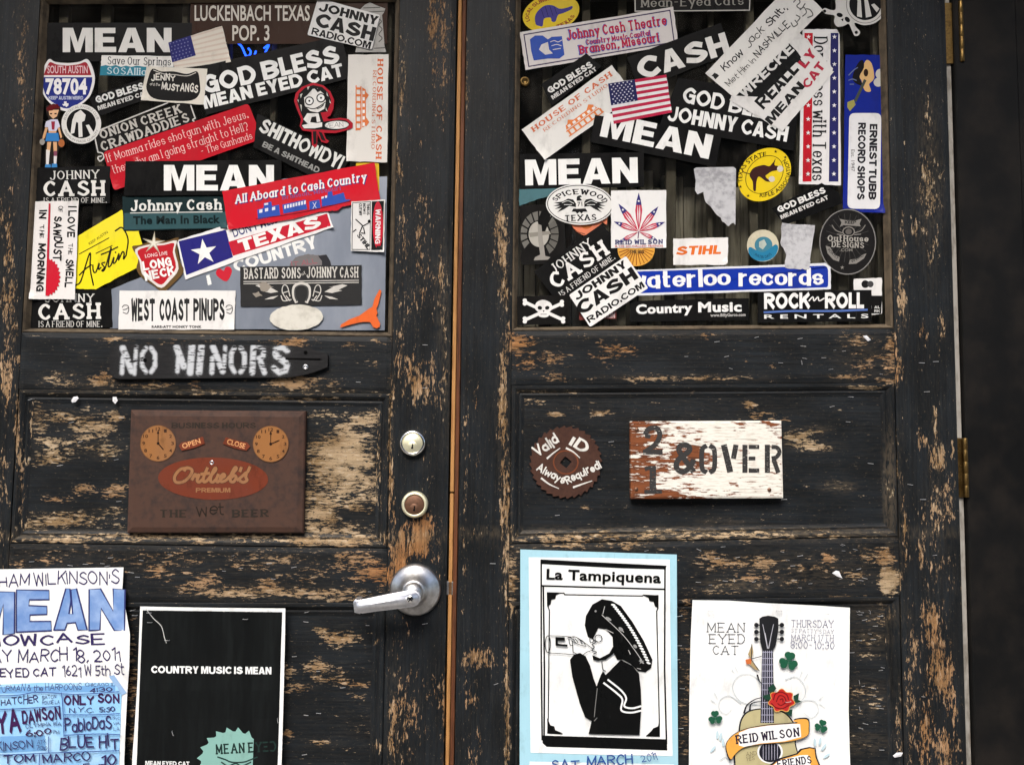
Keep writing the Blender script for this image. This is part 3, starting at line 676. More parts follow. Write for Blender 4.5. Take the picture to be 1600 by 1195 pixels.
for i in range(70):
    t = rr.random()
    if t < .34: px, py = rr.uniform(1075, 1385), rr.uniform(848, 932)
    elif t < .5: px, py = rr.uniform(1338, 1392), rr.uniform(950, 1180)
    elif t < .62: px, py = rr.uniform(1060, 1390), rr.uniform(522, 592)
    elif t < .74: px, py = rr.uniform(60, 600), rr.uniform(860, 935)
    elif t < .84: px, py = rr.uniform(455, 600), rr.uniform(975, 1180)
    elif t < .92: px, py = rr.uniform(815, 1390), rr.uniform(640, 815)
    else: px, py = rr.uniform(1420, 1480), rr.uniform(540, 1150)
    if 820 < px < 945 and 655 < py < 785 or 980 < px < 1230 and 650 < py < 785: continue
    left = px < 715
    staple(px, py, level_at(px, py, left), DL if left else DR, rr.gauss(0, 10) if rr.random() < .9 else 80, rr.uniform(.5, .95))
# ------------------------------------------------------------------ lettering
# pen skeletons on a small grid (x, y digits; baseline 2, x-height 6, capitals 8): '-' straight, '~' curve, 'o' closed curve
SK = dict(l.split(None, 1) for l in '''
A -023862 -1454
B -0208 ~083857563505 ~053554533202
C ~57381705133253
D -0208 ~083856543202
E -0208 -0858 -0545 -0252
F -0208 -0858 -0545
G ~57381705133253 -525535
H -0208 -5258 -0555
I -0208
J ~4844321203
K -0208 -0458 -2652
L -0208 -0252
M -0208336862
N -02085258
O o3817051332536557
P -0208 ~083857563505
Q o3817051332536557 -4462
R -0208 ~083857563505 -2552
S ~573817163554533203
T -0868 -3832
U ~080412425458
V -083268
W -0812375268
X -0862 -0268
Y -0835 -6835 -3532
Z -08580252
a o260503224345 -4642
b o260503224345 -0802
c ~452605032243
d o260503224345 -4842
e -0444 ~44452605032243
f ~38281712 -0636
g o260503224345 ~46412001
h -0208 ~05264542
i -0206 -0708
j ~26211001 -2728
k -0208 -0446 -1542
l -0208
m -0206 ~05263532 ~35566562
n -0206 ~05264542
o o260503224345
p -0006 o260503224345
q o260503224345 -4640
r -0206 ~052636
s ~4526051434432203
t ~18132232 -0636
u ~06032243 -4642
v -062246
w -0612355266
x -0642 -0246
y -0623 -4610
z -06460242
0 o280604224446
1 -072822
2 ~0728474502 -0252
3 ~0728474525 ~2545432203
4 -32380444
5 -480805 ~0535443202
6 ~381604 o250403224344
7 -084812
8 o280706254647 o250403224344
9 o280706254647 ~464412
& ~5217283704123255
. -0203
, -1201
' -0806
! -0804 -0302
? ~0728474524 -2322
- -0535
: -0506 -0203
'''.strip().splitlines())

def catmull(P, closed=False, n=5):
    P = [np.array(p, float) for p in P]
    if len(P) < 3 and not closed: return P
    out = []
    m = len(P)
    rng = range(m) if closed else range(m - 1)
    for i in rng:
        p1, p2 = P[i], P[(i + 1) % m]
        p0 = P[i - 1] if (closed or i > 0) else 2 * p1 - p2
        p3 = P[(i + 2) % m] if (closed or i + 2 < m) else 2 * p2 - p1
        for k in range(n):
            t = k / n
            out.append(.5 * (2 * p1 + (p2 - p0) * t + (2 * p0 - 5 * p1 + 4 * p2 - p3) * t * t + (3 * p1 - p0 - 3 * p2 + p3) * t ** 3))
    if not closed: out.append(P[-1])
    return out
class Ink2D:
    """flat mesh being drawn: points, faces and the coat each point lies on"""
    def __init__(s): s.v, s.f, s.k, s.coat = [], [], [], 0
    def poly(s, P):
        n = len(s.v)
        s.v += [(float(p[0]), float(p[1])) for p in P]; s.k += [s.coat] * len(P)
        s.f.append(tuple(range(n, n + len(P))))
        s.coat += 1
    def ribbon(s, P, wx, wy=None, closed=False, cap=0.5, taper=None):
        wy = wx if wy is None else wy
        P = [np.array(p, float) for p in P]
        m = len(P)
        n0 = len(s.v)
        for i in range(m):
            a = P[i - 1] if (i > 0 or closed) else P[i]
            b = P[(i + 1) % m] if (i < m - 1 or closed) else P[i]
            d = b - a
            L = math.hypot(*d) or 1.0
            d = d / L
            nr = np.array((-d[1], d[0]))
            hw = .5 * math.hypot(nr[0] * wx, nr[1] * wy)
            if taper: hw *= taper[0] + (taper[1] - taper[0]) * i / (m - 1)
            c = P[i]
            if not closed and i == 0: c = c - d * hw * cap
            if not closed and i == m - 1: c = c + d * hw * cap
            kk = s.coat + .8 * i / m
            s.v += [tuple(c + nr * hw), tuple(c - nr * hw)]; s.k += [kk, kk]
        for i in range(m if closed else m - 1):
            j = (i + 1) % m
            s.f.append((n0 + 2 * i, n0 + 2 * i + 1, n0 + 2 * j + 1, n0 + 2 * j))
        s.coat += 1
STYLE = dict(grotb=(.25, .20, 0, 0), grotx=(.30, .235, 0, 0), hand=(.11, .11, 0, .09), handb=(.25, .21, 0, .06), pen=(.065, .065, 0, .03), serif=(.21, .075, .20, 0), slab=(.29, .15, .20, 0), tattoo=(.085, .07, .22, 0), thinserif=(.14, .065, .20, 0), brush=(.17, .14, 0, .09), heavy=(.34, .22, 0, 0), deco=(.33, .13, 0, 0))
def sk_text(t, style, gap=None):
    wx, wy, srf, jit = STYLE[style]
    r = random.Random(t)
    I = Ink2D()
    x = 0.0
    gap = (.13 + wx * .9 + srf * .75) if gap is None else gap
    for ch in t:
        if ch == ' ':
            x += .42; continue
        I.coat = 0
        sk = SK.get(ch) or SK.get(ch.upper())
        if sk is None: continue
        mx = 0
        rot, dy, ys = r.gauss(0, jit), r.gauss(0, jit * .8), 1 + r.gauss(0, jit * 1.3)
        for st in sk.split():
            pts = [(int(st[1 + 2 * i]) / 6.5, (int(st[2 + 2 * i]) - 2) / 6) for i in range((len(st) - 1) // 2)]
            mx = max(mx, max(p[0] for p in pts))
            pts = [(x + p[0] + rot * p[1], (p[1] * (1 - wy) + wy / 2) * ys + dy) for p in pts]
            if st[0] == '-':
                for a, b in zip(pts, pts[1:]): I.ribbon([a, b], wx, wy, cap=.35 if srf else .8)
            else:
                I.ribbon(catmull(pts, st[0] == 'o'), wx, wy, st[0] == 'o')
            if srf and st[0] != 'o':
                for e, q in ((pts[0], pts[1]), (pts[-1], pts[-2])):
                    lev = (e[1] - wy / 2) / (1 - wy)
                    if min(abs(lev), abs(lev - 1), abs(lev - .667)) < .02 and abs(q[1] - e[1]) > abs(q[0] - e[0]) * .6:
                        I.ribbon([(e[0] - srf * .5 - wx * .42, e[1]), (e[0] + srf * .5 + wx * .42, e[1])], wy, wy * 1.1, cap=0)
        x += mx + gap
    return np.array(I.v), I.f, np.array(I.k)
BLOCK = {'M': [(0, 0), (0, 1), (.40, 1), (.585, .40), (.77, 1), (1.17, 1), (1.17, 0), (.88, 0), (.88, .70), (.68, 0), (.49, 0), (.29, .70), (.29, 0)],
         'E': [(0, 0), (0, 1), (.80, 1), (.80, .78), (.31, .78), (.31, .62), (.75, .62), (.75, .40), (.31, .40), (.31, .22), (.83, .22), (.83, 0)],
         'A': [(0, 0), (.36, 1), (.515, 1), (.515, .70), (.43, .38), (.60, .38), (.517, .70), (.517, 1), (.68, 1), (1.04, 0), (.71, 0), (.65, .17), (.38, .17), (.32, 0)],
         'N': [(0, 0), (0, 1), (.32, 1), (.66, .47), (.66, 1), (.96, 1), (.96, 0), (.65, 0), (.30, .54), (.30, 0)]}
BLOCK.update({'H': [(0, 0), (0, 1), (.31, 1), (.31, .62), (.63, .62), (.63, 1), (.94, 1), (.94, 0), (.63, 0), (.63, .38), (.31, .38), (.31, 0)],
         'L': [(0, 0), (0, 1), (.31, 1), (.31, .24), (.76, .24), (.76, 0)], 'T': [(.29, 0), (.29, .77), (0, .77), (0, 1), (.89, 1), (.89, .77), (.60, .77), (.60, 0)],
         'Y': [(.33, 0), (.33, .40), (0, 1), (.34, 1), (.49, .66), (.64, 1), (.97, 1), (.64, .40), (.64, 0)], 'I': [(0, 0), (0, 1), (.30, 1), (.30, 0)],
         'X': [(0, 0), (.31, .51), (.02, 1), (.37, 1), (.50, .74), (.63, 1), (.97, 1), (.68, .51), (1.0, 0), (.64, 0), (.49, .28), (.34, 0)], 'F': [(0, 0), (0, 1), (.78, 1), (.78, .77), (.31, .77), (.31, .6), (.70, .6), (.70, .38), (.31, .38), (.31, 0)]})
def grot_text(t, style):
    """heavy grotesque capitals: straight letters cut as outlines, round ones drawn with a broad pen"""
    V, Fs, K, x = [], [], [], 0.0
    for ch in t:
        if ch == ' ':
            x += .34; continue
        if ch in BLOCK: v, f, k = block_text(ch)
        else: v, f, k = sk_text(ch, style)
        x0 = v[:, 0].min()
        n = len(V)
        V += [(p[0] - x0 + x, p[1]) for p in v]; K += list(k)
        Fs += [tuple(n + i for i in q) for q in f]
        x += v[:, 0].max() - x0 + .075
    return np.array(V), Fs, np.array(K)
def block_text(t):
    I = Ink2D(); x = 0.0
    for ch in t:
        I.coat = 0
        I.poly([(x + p[0], p[1]) for p in BLOCK[ch]])
        x += max(p[0] for p in BLOCK[ch]) + .075
    return np.array(I.v), I.f, np.array(I.k)
OFFS = dict(reg=0.0, semi=.027, med=.018, bold=.04, black=.042)
_tc = {}
_capH = [None]
def font_mesh(t, off):
    cu = bpy.data.curves.new('text', 'FONT')
    cu.body = t; cu.size = 1.0; cu.offset = off; cu.resolution_u = 3; cu.fill_mode = 'FRONT'
    cu.space_character = 1.0 + off * 1.6
    ob = bpy.data.objects.new('text', cu)
    me = bpy.data.meshes.new_from_object(ob)
    V = np.empty(len(me.vertices) * 3); me.vertices.foreach_get('co', V)
    Fs = [tuple(p.vertices) for p in me.polygons]
    bpy.data.meshes.remove(me); bpy.data.objects.remove(ob); bpy.data.curves.remove(cu)
    return V.reshape(-1, 3)[:, :2], Fs
def text2d(t, style):
    """(points with baseline 0 and capital height 1, faces, coats)"""
    k = (t, style)
    if k not in _tc:
        if style in ('bold', 'black') and all(c.isupper() or c in ' .!' for c in t):
            _tc[k] = grot_text(t, 'grotb' if style == 'bold' else 'grotx')
        elif style in OFFS:
            if _capH[0] is None:
                v, _ = font_mesh('H', 0); _capH[0] = v[:, 1].max()
            V, Fs = font_mesh(t, OFFS[style])
            o = OFFS[style]
            V = V.copy(); V[:, 1] = (V[:, 1] + o) / (_capH[0] + 2 * o)
            _tc[k] = (V, Fs, np.zeros(len(V), int))
        else:
            _tc[k] = block_text(t) if style == 'block' else sk_text(t, style)
    return _tc[k]

# ------------------------------------------------------------------ things stuck flat on the doors
SPLIT = {'black_bar', 'underline', 'corner_ornament', 'filigree', 'stripe', 'rule', 'frame_line', 'leaflet_stripe', 'rose_leaf', 'train', 'wing', 'flame'}
PLACED = []
COAT = 1.3e-5
GLASSFRONT = GLASS_Y - .0004
PEELS = [(366, 515, 16, .0035), (541, 252, 20, .005), (45, 467, 16, .005), (220, 157, 12, .004), (851, 250, 26, .006), (1041, 387, 14, .004), (922, 511, 10, .004), (1248, 288, 14, .005), (821, 110, 14, .004), (1137, 411, 10, .004), (361, 97, 14, .004), (355, 357, 12, .003), (1054, 70, 12, .004), (600, 394, 10, .004), (1102, 115, 16, .006), (178, 298, 14, .005), (1050, 176, 10, .003), (521, 355, 12, .005), (1383, 333, 18, .005)]
class Flat:
    """a sticker, poster or plate outlined in photo points; prints are its parts"""
    def __init__(s, name, label, cat, poly, col, base=GLASSFRONT, thick=.00012, group=None, mat=None, wave=None, smooth_n=0, lift=.0):
        s.step = 22.0
        if wave is None and base == GLASSFRONT:
            for x, z, r, a in PEELS:
                if any(math.hypot(p[0] - x, p[1] - z) < 7 for p in poly):
                    s.step = 6.0
                    wave = lambda X, Z, x=x, z=z, r=r, a=a: a * np.clip(1 - np.hypot(np.asarray(X) - x, np.asarray(Z) - z) / r, 0, 1) ** 1.5
                    break
        P = np.asarray(poly, float)
        bb = (*P.min(0), *P.max(0))
        y = base - .0001
        for ob, oy in PLACED:
            if bb[0] < ob[2] and ob[0] < bb[2] and bb[1] < ob[3] and ob[1] < bb[3]:
                y = min(y, oy.y - .00006)
        y -= lift
        s.y = y - thick; s.wave = wave; s.P = P
        PLACED.append((bb, s))
        if base == GLASSFRONT and len(poly) <= 8:
            poly = rag([tuple(p) for p in poly], .45, len(PLACED), 9)
        I = Ink2D(); I.poly(poly)
        V, Fs, K = np.array(I.v), I.f, None
        m = mat or ink(col)
        if wave:
            V, Fs, _ = s._cut(V, Fs, np.zeros(len(V)))
            P3 = Wn(V, s.y - wave(V[:, 0], V[:, 1]))
            o = mesh(name, P3, Fs, m, None, smooth=s.step > 20)
        else:
            F3 = Wn(V, s.y)
            n = len(V)
            B3 = F3.copy(); B3[:, 1] += thick
            o = mesh(name, np.vstack([F3, B3]), [tuple(range(n))] + [(i, (i + 1) % n, n + (i + 1) % n, n + i) for i in range(n)], m)
        s.o = tag(o, label, cat, group)
    def _cut(s, V, Fs, K):
        step = s.step
        bm = bmesh.new()
        ky = bm.verts.layers.float.new('k')
        vs_ = []
        for p, k in zip(V, K):
            v = bm.verts.new((p[0], p[1], 0)); v[ky] = k; vs_.append(v)
        for f in Fs:
            try: bm.faces.new([vs_[i] for i in f])
            except ValueError: pass
        lo, hi = V.min(0), V.max(0)
        for ax in (0, 1):
            c = math.floor(lo[ax] / step) * step + step
            while c < hi[ax]:
                co, no = [0, 0, 0], [0, 0, 0]
                co[ax] = c; no[ax] = 1
                bmesh.ops.bisect_plane(bm, geom=bm.verts[:] + bm.edges[:] + bm.faces[:], plane_co=co, plane_no=no)
                c += step
        bm.verts.index_update()
        V2 = np.array([(v.co.x, v.co.y) for v in bm.verts]); K2 = np.array([v[ky] for v in bm.verts])
        F2 = [tuple(v.index for v in f.verts) for f in bm.faces]
        bm.free()
        return V2, F2, K2
    def put(s, V, Fs, K, col, name, mat=None):
        V = np.asarray(V, float); K = np.asarray(K, float)
        if s.wave:
            V, Fs, K = s._cut(V, Fs, K)
        ct = COAT * (2.0 if s.wave and s.step > 20 else 1.0)
        s.y -= ct * 1.6
        y = s.y - K * ct
        if s.wave:
            y = y - s.wave(V[:, 0], V[:, 1]) - (.0004 if s.step > 20 else .00004)
        s.y -= ct * float(K.max() if len(K) else 0)
        o = mesh(name, Wn(V, y), Fs, mat or ink(col, getattr(s, 'var', 1.0)), s.o)
        return s
    def poly(s, pts, col, name='printed_shape', mat=None):
        I = Ink2D(); I.poly(pts)
        return s.put(I.v, I.f, I.k, col, name, mat)
    def polys(s, lst, col, name='printed_shape', mat=None):
        if name in SPLIT:
            for p in lst: s.poly(p, col, name, mat)
            return s
        I = Ink2D()
        for p in lst:
            I.poly(p); I.coat = I.coat % 5
        return s.put(I.v, I.f, I.k, col, name, mat)
    def lines(s, lst, w, col, name='printed_line', smooth=True, closed=False, taper=None):
        if name in SPLIT and len(lst) > 1:
            for p in lst: s.lines([p], w, col, name, smooth, closed, taper)
            return s
        I = Ink2D()
        for p in lst:
            if smooth: I.ribbon(catmull(p, closed), w, closed=closed, taper=taper)
            else:
                for a, b in zip(p, p[1:] + (p[:1] if closed else [])): I.ribbon([a, b], w, cap=.9)
            I.coat = I.coat % 9
        return s.put(I.v, I.f, I.k, col, name)
    def ell(s, cx, cy, rx, ry, col, rot=0.0, name='printed_disc', n=40, mat=None):
        return s.poly(ellipse(cx, cy, rx, ry, rot, n), col, name, mat)
    def ring(s, cx, cy, rx, ry, w, col, rot=0.0, name='printed_ring'):
        I = Ink2D(); I.ribbon(ellipse(cx, cy, rx, ry, rot, 48), w, closed=True)
        return s.put(I.v, I.f, I.k, col, name)
    def text(s, t, p0, p1, h, col, style='bold', name='lettering', shear=0.0, mat=None):
        V, Fs, K = text2d(t, style)
        x0, x1 = V[:, 0].min(), V[:, 0].max()
        d = np.array(p1, float) - np.array(p0, float)
        L = np.linalg.norm(d); d /= L
        u = np.array((d[1], -d[0]))
        q = np.array(p0, float) + np.outer((V[:, 0] - x0) / (x1 - x0) * L + V[:, 1] * h * shear, d) + np.outer(V[:, 1] * h, u)
        return s.put(q, Fs, K, col, name, mat)
    def arc(s, t, cx, cy, rx, ry, a0, a1, h, col, style='bold', rot=0.0, name='lettering'):
        V, Fs, K = text2d(t, style)
        x0, x1 = V[:, 0].min(), V[:, 0].max()
        a = np.radians(a0 + (a1 - a0) * (V[:, 0] - x0) / (x1 - x0))
        sg = 1.0 if a1 > a0 else -1.0
        X, Y = (rx + sg * V[:, 1] * h) * np.cos(a), (ry + sg * V[:, 1] * h) * np.sin(a)
        c, n = math.cos(math.radians(rot)), math.sin(math.radians(rot))
        return s.put(np.stack([cx + X * c - Y * n, cy + X * n + Y * c], 1), Fs, K, col, name)
    def star(s, cx, cy, r, col, rot=0.0, name='star', inner=.382):
        return s.poly(star(cx, cy, r, rot, inner), col, name)
def ellipse(cx, cy, rx, ry, rot=0.0, n=40):
    c, k = math.cos(math.radians(rot)), math.sin(math.radians(rot))
    out = []
    for i in range(n):
        a = 2 * math.pi * i / n
        x, y = rx * math.cos(a), ry * math.sin(a)
        out.append((cx + x * c - y * k, cy + x * k + y * c))
    return out
def star(cx, cy, r, rot=0.0, inner=.382, n=5):
    return [(cx + (r if i % 2 == 0 else r * inner) * math.sin(math.radians(rot) + math.pi * i / n), cy - (r if i % 2 == 0 else r * inner) * math.cos(math.radians(rot) + math.pi * i / n)) for i in range(2 * n)]
def rnd(q, r=5, n=4):
    """round the corners of an outline"""
    out = []
    m = len(q)
    for i in range(m):
        p, a, b = np.array(q[i], float), np.array(q[i - 1], float), np.array(q[(i + 1) % m], float)
        u, v = (a - p) / np.linalg.norm(a - p), (b - p) / np.linalg.norm(b - p)
        A, B = p + u * r, p + v * r
        for k in range(n + 1):
            t = k / n
            out.append(tuple((1 - t) ** 2 * A + 2 * t * (1 - t) * p + t * t * B))
    return out
def lerpq(q, s, t):
    """point at (s, t) of a TL TR BR BL quad"""
    q = [np.array(p, float) for p in q]
    return tuple((q[0] * (1 - s) + q[1] * s) * (1 - t) + (q[3] * (1 - s) + q[2] * s) * t)
def sub(q, s0, t0, s1, t1):
    return [lerpq(q, s0, t0), lerpq(q, s1, t0), lerpq(q, s1, t1), lerpq(q, s0, t1)]
def xf(pts, cx, cy, s=1.0, rot=0.0, sx=1.0):
    c, k = math.cos(math.radians(rot)), math.sin(math.radians(rot))
    return [(cx + s * (sx * x * c - y * k), cy + s * (sx * x * k + y * c)) for x, y in pts]
def rag(pts, amp, seed=1, n=6):
    """torn outline"""
    r = random.Random(seed); out = []
    for i in range(len(pts)):
        a, b = pts[i], pts[(i + 1) % len(pts)]
        for k in range(n):
            t = k / n
            j = amp if k else amp * .3
            out.append((a[0] + (b[0] - a[0]) * t + r.uniform(-j, j), a[1] + (b[1] - a[1]) * t + r.uniform(-j, j)))
    return out
BLK, RED, WHT, ORG, NAVY = (18, 18, 18), (204, 24, 40), (240, 240, 236), (235, 110, 50), (32, 36, 110)
INKB = (28, 27, 27)
# ------------------------------------------------------------------ stickers on the pane of the handle leaf
sign = Flat('town_sign', 'dark brown place sign reading LUCKENBACH TEXAS POP. 3 behind the glass', 'sign', [(298, 2), (606, 2), (605, 69), (296, 69)], (58, 36, 24))
sign.text('LUCKENBACH TEXAS', (304, 33), (484, 33), 24, (215, 208, 196), 'med').text('POP. 3', (363, 64), (421, 64), 24, (215, 208, 196), 'med')
sheet_ = Flat('backing_sheet', 'scuffed blue-grey sheet filling the lower corner under many stickers', 'sheet', [(430, 280), (605, 276), (601, 516), (172, 513), (174, 452), (300, 400)], (128, 138, 152), mat=simple('scuffed_blue_grey_sheet', (0.17, 0.195, 0.24, 1), .35, .3, .75, 14, 0.05, .4, (0.30, 0.33, 0.38, 1), (1, 1, .35)))
Flat('sticker', 'black rectangular sticker reading MEAN, above the red and blue route shield', 'sticker', [(74, 36), (300, 36), (298, 96), (72, 96)], BLK).text('MEAN', (98, 82), (268, 82), 38, (228, 226, 220), 'block')
q = [(159, 87), (271, 88), (271, 120), (156, 118)]
Flat('sticker', 'white and teal sticker reading Save Our Springs', 'sticker', q, (232, 230, 224)).poly([(157, 104), (165, 102), (173, 104), (181, 102), (189, 105), (197, 103), (205, 105), (213, 103), (228, 105), (271, 105), (271, 120), (156, 118)], (42, 128, 150), 'water_band').text('Save Our Springs', (168, 101), (267, 103), 12.5, (50, 52, 56), 'serif').text('SOSAlliance', (167, 116), (255, 119), 11, (205, 222, 226), 'serif')
q = [(263, 67), (347, 41), (361, 97), (273, 108)]
f = Flat('flag_sticker', 'sun-bleached flag sticker with pale stripes beside the brown place sign', 'sticker', q, (224, 216, 202))
f.polys([sub(q, .42 if i < 4 else 0, i / 7 + .01, 1, i / 7 + .06) for i in range(7)], (214, 196, 180), 'stripe')
cq = [(263, 67), (298, 56), (306, 87), (269, 98)]
f.poly(cq, (40, 42, 110), 'canton')
f.polys([star(*lerpq(cq, (i + .5 + .25 * (j % 2)) / 7, (j + .5) / 6), 1.7) for j in range(6) for i in range(6)], (120, 122, 165), 'star')
s = Flat('sticker', 'small black slanted GOD BLESS MEAN EYED CAT sticker under the springs sticker', 'sticker', [(140, 152), (238, 118), (248, 148), (150, 184)], BLK)
s.text('GOD BLESS', (151, 162), (226, 139), 11, (222, 222, 218), 'black').text('MEAN EYED CAT', (154, 173), (232, 148), 7, (205, 205, 200), 'black')
# route shield
sh = catmull([(105, 99), (86, 97), (76, 93), (66, 112), (63, 132), (70, 152), (84, 166), (104, 174), (126, 164), (141, 150), (148, 128), (146, 110), (137, 93), (124, 97)], True, 4)
s = Flat('shield_sticker', 'interstate shield sticker in red, white and blue reading 78704', 'sticker', sh, (232, 230, 228))
s.poly(catmull([(105, 103), (88, 101), (78, 97.5), (72, 108)], n=4) + [(68, 118), (143, 118)] + catmull([(140, 108), (134, 97.5), (122, 101), (105, 103)], n=4)[:-1], (160, 40, 52), 'red_band')
s.poly([(67, 121)] + catmull([(66, 132), (72, 150), (85, 162), (104, 170), (125, 161), (138, 148), (144, 128)], n=4) + [(144, 121)], (38, 48, 128), 'blue_field')
s.text('SOUTH AUSTIN', (74, 115), (137, 115), 12, (222, 190, 194), 'med').text('78704', (71, 148), (136, 148), 25, (238, 236, 234), 'bold').text('KEEP AUSTIN WEIRD', (76, 156), (130, 156), 5.5, (190, 196, 214), 'bold')
s.poly([(100, 159), (104, 159), (104, 161.5), (107, 162), (107, 165), (103.5, 168), (102, 165.5), (99.5, 166), (97, 163), (100, 163)], (230, 228, 226), 'state_outline')
# crawdad plaque
q = [(146, 208), (290, 158), (314, 196), (160, 254)]
s = Flat('sticker', 'black plaque sticker with white outline reading ONION CREEK CRAWDADDIES', 'sticker', q, (24, 23, 22))
s.lines([[(150, 206), (262, 161)], [(148, 214), (153, 238)], [(298, 165), (305, 185)]], 2.0, (205, 202, 196), 'outline', False)
s.lines([[(153, 238), (160, 240), (162, 247), (156, 252), (153, 246), (159, 244)], [(305, 185), (301, 188), (306, 192)]], 2.0, (205, 202, 196), 'scroll')
s.text('ONION CREEK', (158, 218), (285, 176), 14, (190, 186, 178), 'slab').text('CRAWDADDIES', (160, 237), (297, 190), 15, (190, 186, 178), 'slab')
s = Flat('sticker', 'large black slanted GOD BLESS MEAN EYED CAT sticker beneath the faded flag', 'sticker', [(312, 104), (534, 56), (549, 122), (322, 180)], BLK)
s.text('GOD BLESS', (319, 148), (532, 98), 29, WHT, 'black').text('MEAN EYED CAT', (320, 171), (538, 119), 20.5, WHT, 'black')
# car club shield
q = [(229, 104), (324, 108), (318, 164), (220, 157)]
s = Flat('sticker', 'cream square sticker with a black shield reading JENNY and the MUSTANGS', 'sticker', q, (226, 220, 206))
s.poly(catmull([(272, 112), (252, 112), (238, 108), (231, 124), (229, 140), (240, 154), (270, 158), (300, 157), (312, 146), (312, 128), (308, 112), (292, 116)], True, 4), (24, 24, 24), 'shield')
s.lines([[(240, 110), (256, 116), (272, 117), (292, 119), (306, 114)]], 1.3, (200, 196, 186), 'outline')
s.text('JENNY', (236, 126), (274, 127), 10, (222, 218, 208), 'handb').text('and the', (234, 134), (250, 135), 4.5, (222, 218, 208), 'hand').text('MUSTANGS', (252, 140), (309, 146), 12, (222, 218, 208), 'handb')
# round club sticker
s = Flat('round_sticker', 'white ring sticker with a white figure on black, touching the route shield', 'sticker', ellipse(127, 194, 31, 31), (222, 220, 214))
s.ell(127, 193.5, 23, 23, (20, 20, 20), name='disc')
fig = [[(117, 178), (126, 172), (134, 180), (132, 189), (128, 191), (129, 214), (123, 215), (122, 192), (119, 191), (116, 208), (110, 210), (113, 188)], [(134, 196), (139, 195), (147, 208), (142, 213)]]
s.polys(fig, (222, 220, 214), 'figure')
s.arc('ELECTRICAL ANGELS CLUB', 127, 194, 25.2, 25.2, -165, -15, 3.6, (120, 116, 112), 'reg').arc('PREMIUM MADE QUALITY', 127, 194, 29, 29, 160, 20, 3.6, (120, 116, 112), 'reg')
# cartoon girl
s = Flat('figure_sticker', 'die-cut cartoon girl in sailor top and blue skirt holding a bag', 'sticker',
         [(72, 166), (84, 162), (94, 167), (95, 174), (90, 186), (96, 200), (100, 218), (99, 230), (93, 232), (89, 246), (90, 262), (88, 270), (64, 273), (66, 264), (70, 262), (70, 240), (72, 224), (63, 226), (61, 216), (68, 206), (70, 194), (76, 186), (72, 174)], (40, 34, 30))
s.poly([(76, 172), (92, 172), (89, 182), (83, 186), (77, 180)], (226, 180, 138), 'face').poly([(72, 170), (78, 164), (90, 163), (94, 170), (86, 170), (82, 173), (74, 174)], (96, 20, 24), 'cap')
s.poly([(72, 190), (80, 187), (90, 187), (94, 198), (90, 201), (88, 205), (76, 205), (75, 199), (70, 199)], (205, 205, 224), 'top').poly([(80, 190), (86, 190), (85, 203), (81, 203)], (150, 40, 60), 'tie')
s.polys([[(71, 199), (75, 200), (70, 216), (66, 219), (67, 212)], [(90, 200), (93, 199), (97, 214), (95, 217)], [(74, 222), (80, 222), (78, 238), (73, 238)], [(83, 222), (89, 222), (89, 240), (84, 240)], [(76, 205), (88, 205), (88, 209), (76, 209)]], (216, 166, 120), 'skin')
s.poly([(73, 208), (91, 208), (93, 221), (71, 221)], (48, 122, 188), 'skirt').polys([[(72, 234), (78, 235), (76, 258), (72, 258)], [(84, 244), (89, 244), (88, 256), (84, 256)]], (220, 216, 212), 'sock')
s.poly([(84, 236), (89, 236), (89, 244), (84, 244)], (130, 70, 90), 'sock').polys([[(71, 257), (79, 257), (80, 267), (69, 267)], [(81, 256), (89, 256), (90, 265), (80, 267)]], (58, 130, 190), 'shoe').ell(96, 224, 5, 6, (170, 98, 50), name='bag').ell(66, 222, 4, 5, (150, 146, 140), name='doll')
s.polys([[(78, 177), (82, 177), (81, 179), (78, 179)], [(85, 177), (89, 177), (88, 179), (85, 179)]], (60, 36, 30), 'eye').poly([(64, 270), (90, 268), (92, 273), (66, 276)], (130, 24, 34), 'base')
# lighthouse-shaped cut-out
s = Flat('cutout_sticker', 'grey lighthouse-shaped cut-out sticker peeping out behind the white radio sticker', 'sticker', [(570, 8), (578, 4), (586, 8), (602, 14), (600, 20), (597, 24), (601, 74), (604, 82), (555, 82), (557, 74), (562, 70), (566, 22), (562, 16)], (176, 174, 168))
s.lines([[(566, 20), (600, 18)], [(568, 13), (594, 12)], [(585, 76), (602, 75)], [(592, 30), (596, 34), (592, 40), (597, 46), (592, 54), (597, 60), (592, 66)]], 1.4, (90, 88, 84), 'line')
q = [(497, -3), (594, 24), (581, 78), (480, 55)]
s = Flat('sticker', 'white tilted radio station sticker in the top corner above the vertical white sticker', 'sticker', rnd(q, 3), (232, 230, 226))
s.text('JOHNNY', (497, 17), (589, 40), 14, INKB, 'black').text('CASH', (491, 41), (583, 65), 22, INKB, 'black').text('RADIO.COM', (486, 54), (578, 77), 11, INKB, 'bold')
# vertical house sticker
q = [(544, 86), (607, 85), (605, 254), (541, 252)]
def house(s, P, col):
    """three-storey house drawing on a frame P(u, v)"""
    pl = lambda pts: [P(*p) for p in pts]
    s.polys([pl([(.0, .55), (.05, .3), (.9, .28), (.95, .55)]), pl([(-.03, .6), (.98, .6), (.98, .68), (-.03, .68)]), pl([(.1, .3), (.18, .08), (.3, .3)]), pl([(.7, .28), (.82, .05), (.93, .28)])], col, 'house_drawing')
    s.polys([pl([(.08 + i * .15, .36), (.16 + i * .15, .36), (.16 + i * .15, .52), (.08 + i * .15, .52)]) for i in range(6)], WHT, 'house_window')
    s.polys([pl([(i * .16, .68), (.05 + i * .16, .68), (.05 + i * .16, .95), (i * .16, .95)]) for i in range(7)] + [pl([(-.05, .95), (1.02, .95), (1.02, 1.02), (-.05, 1.02)])], col, 'porch_post')
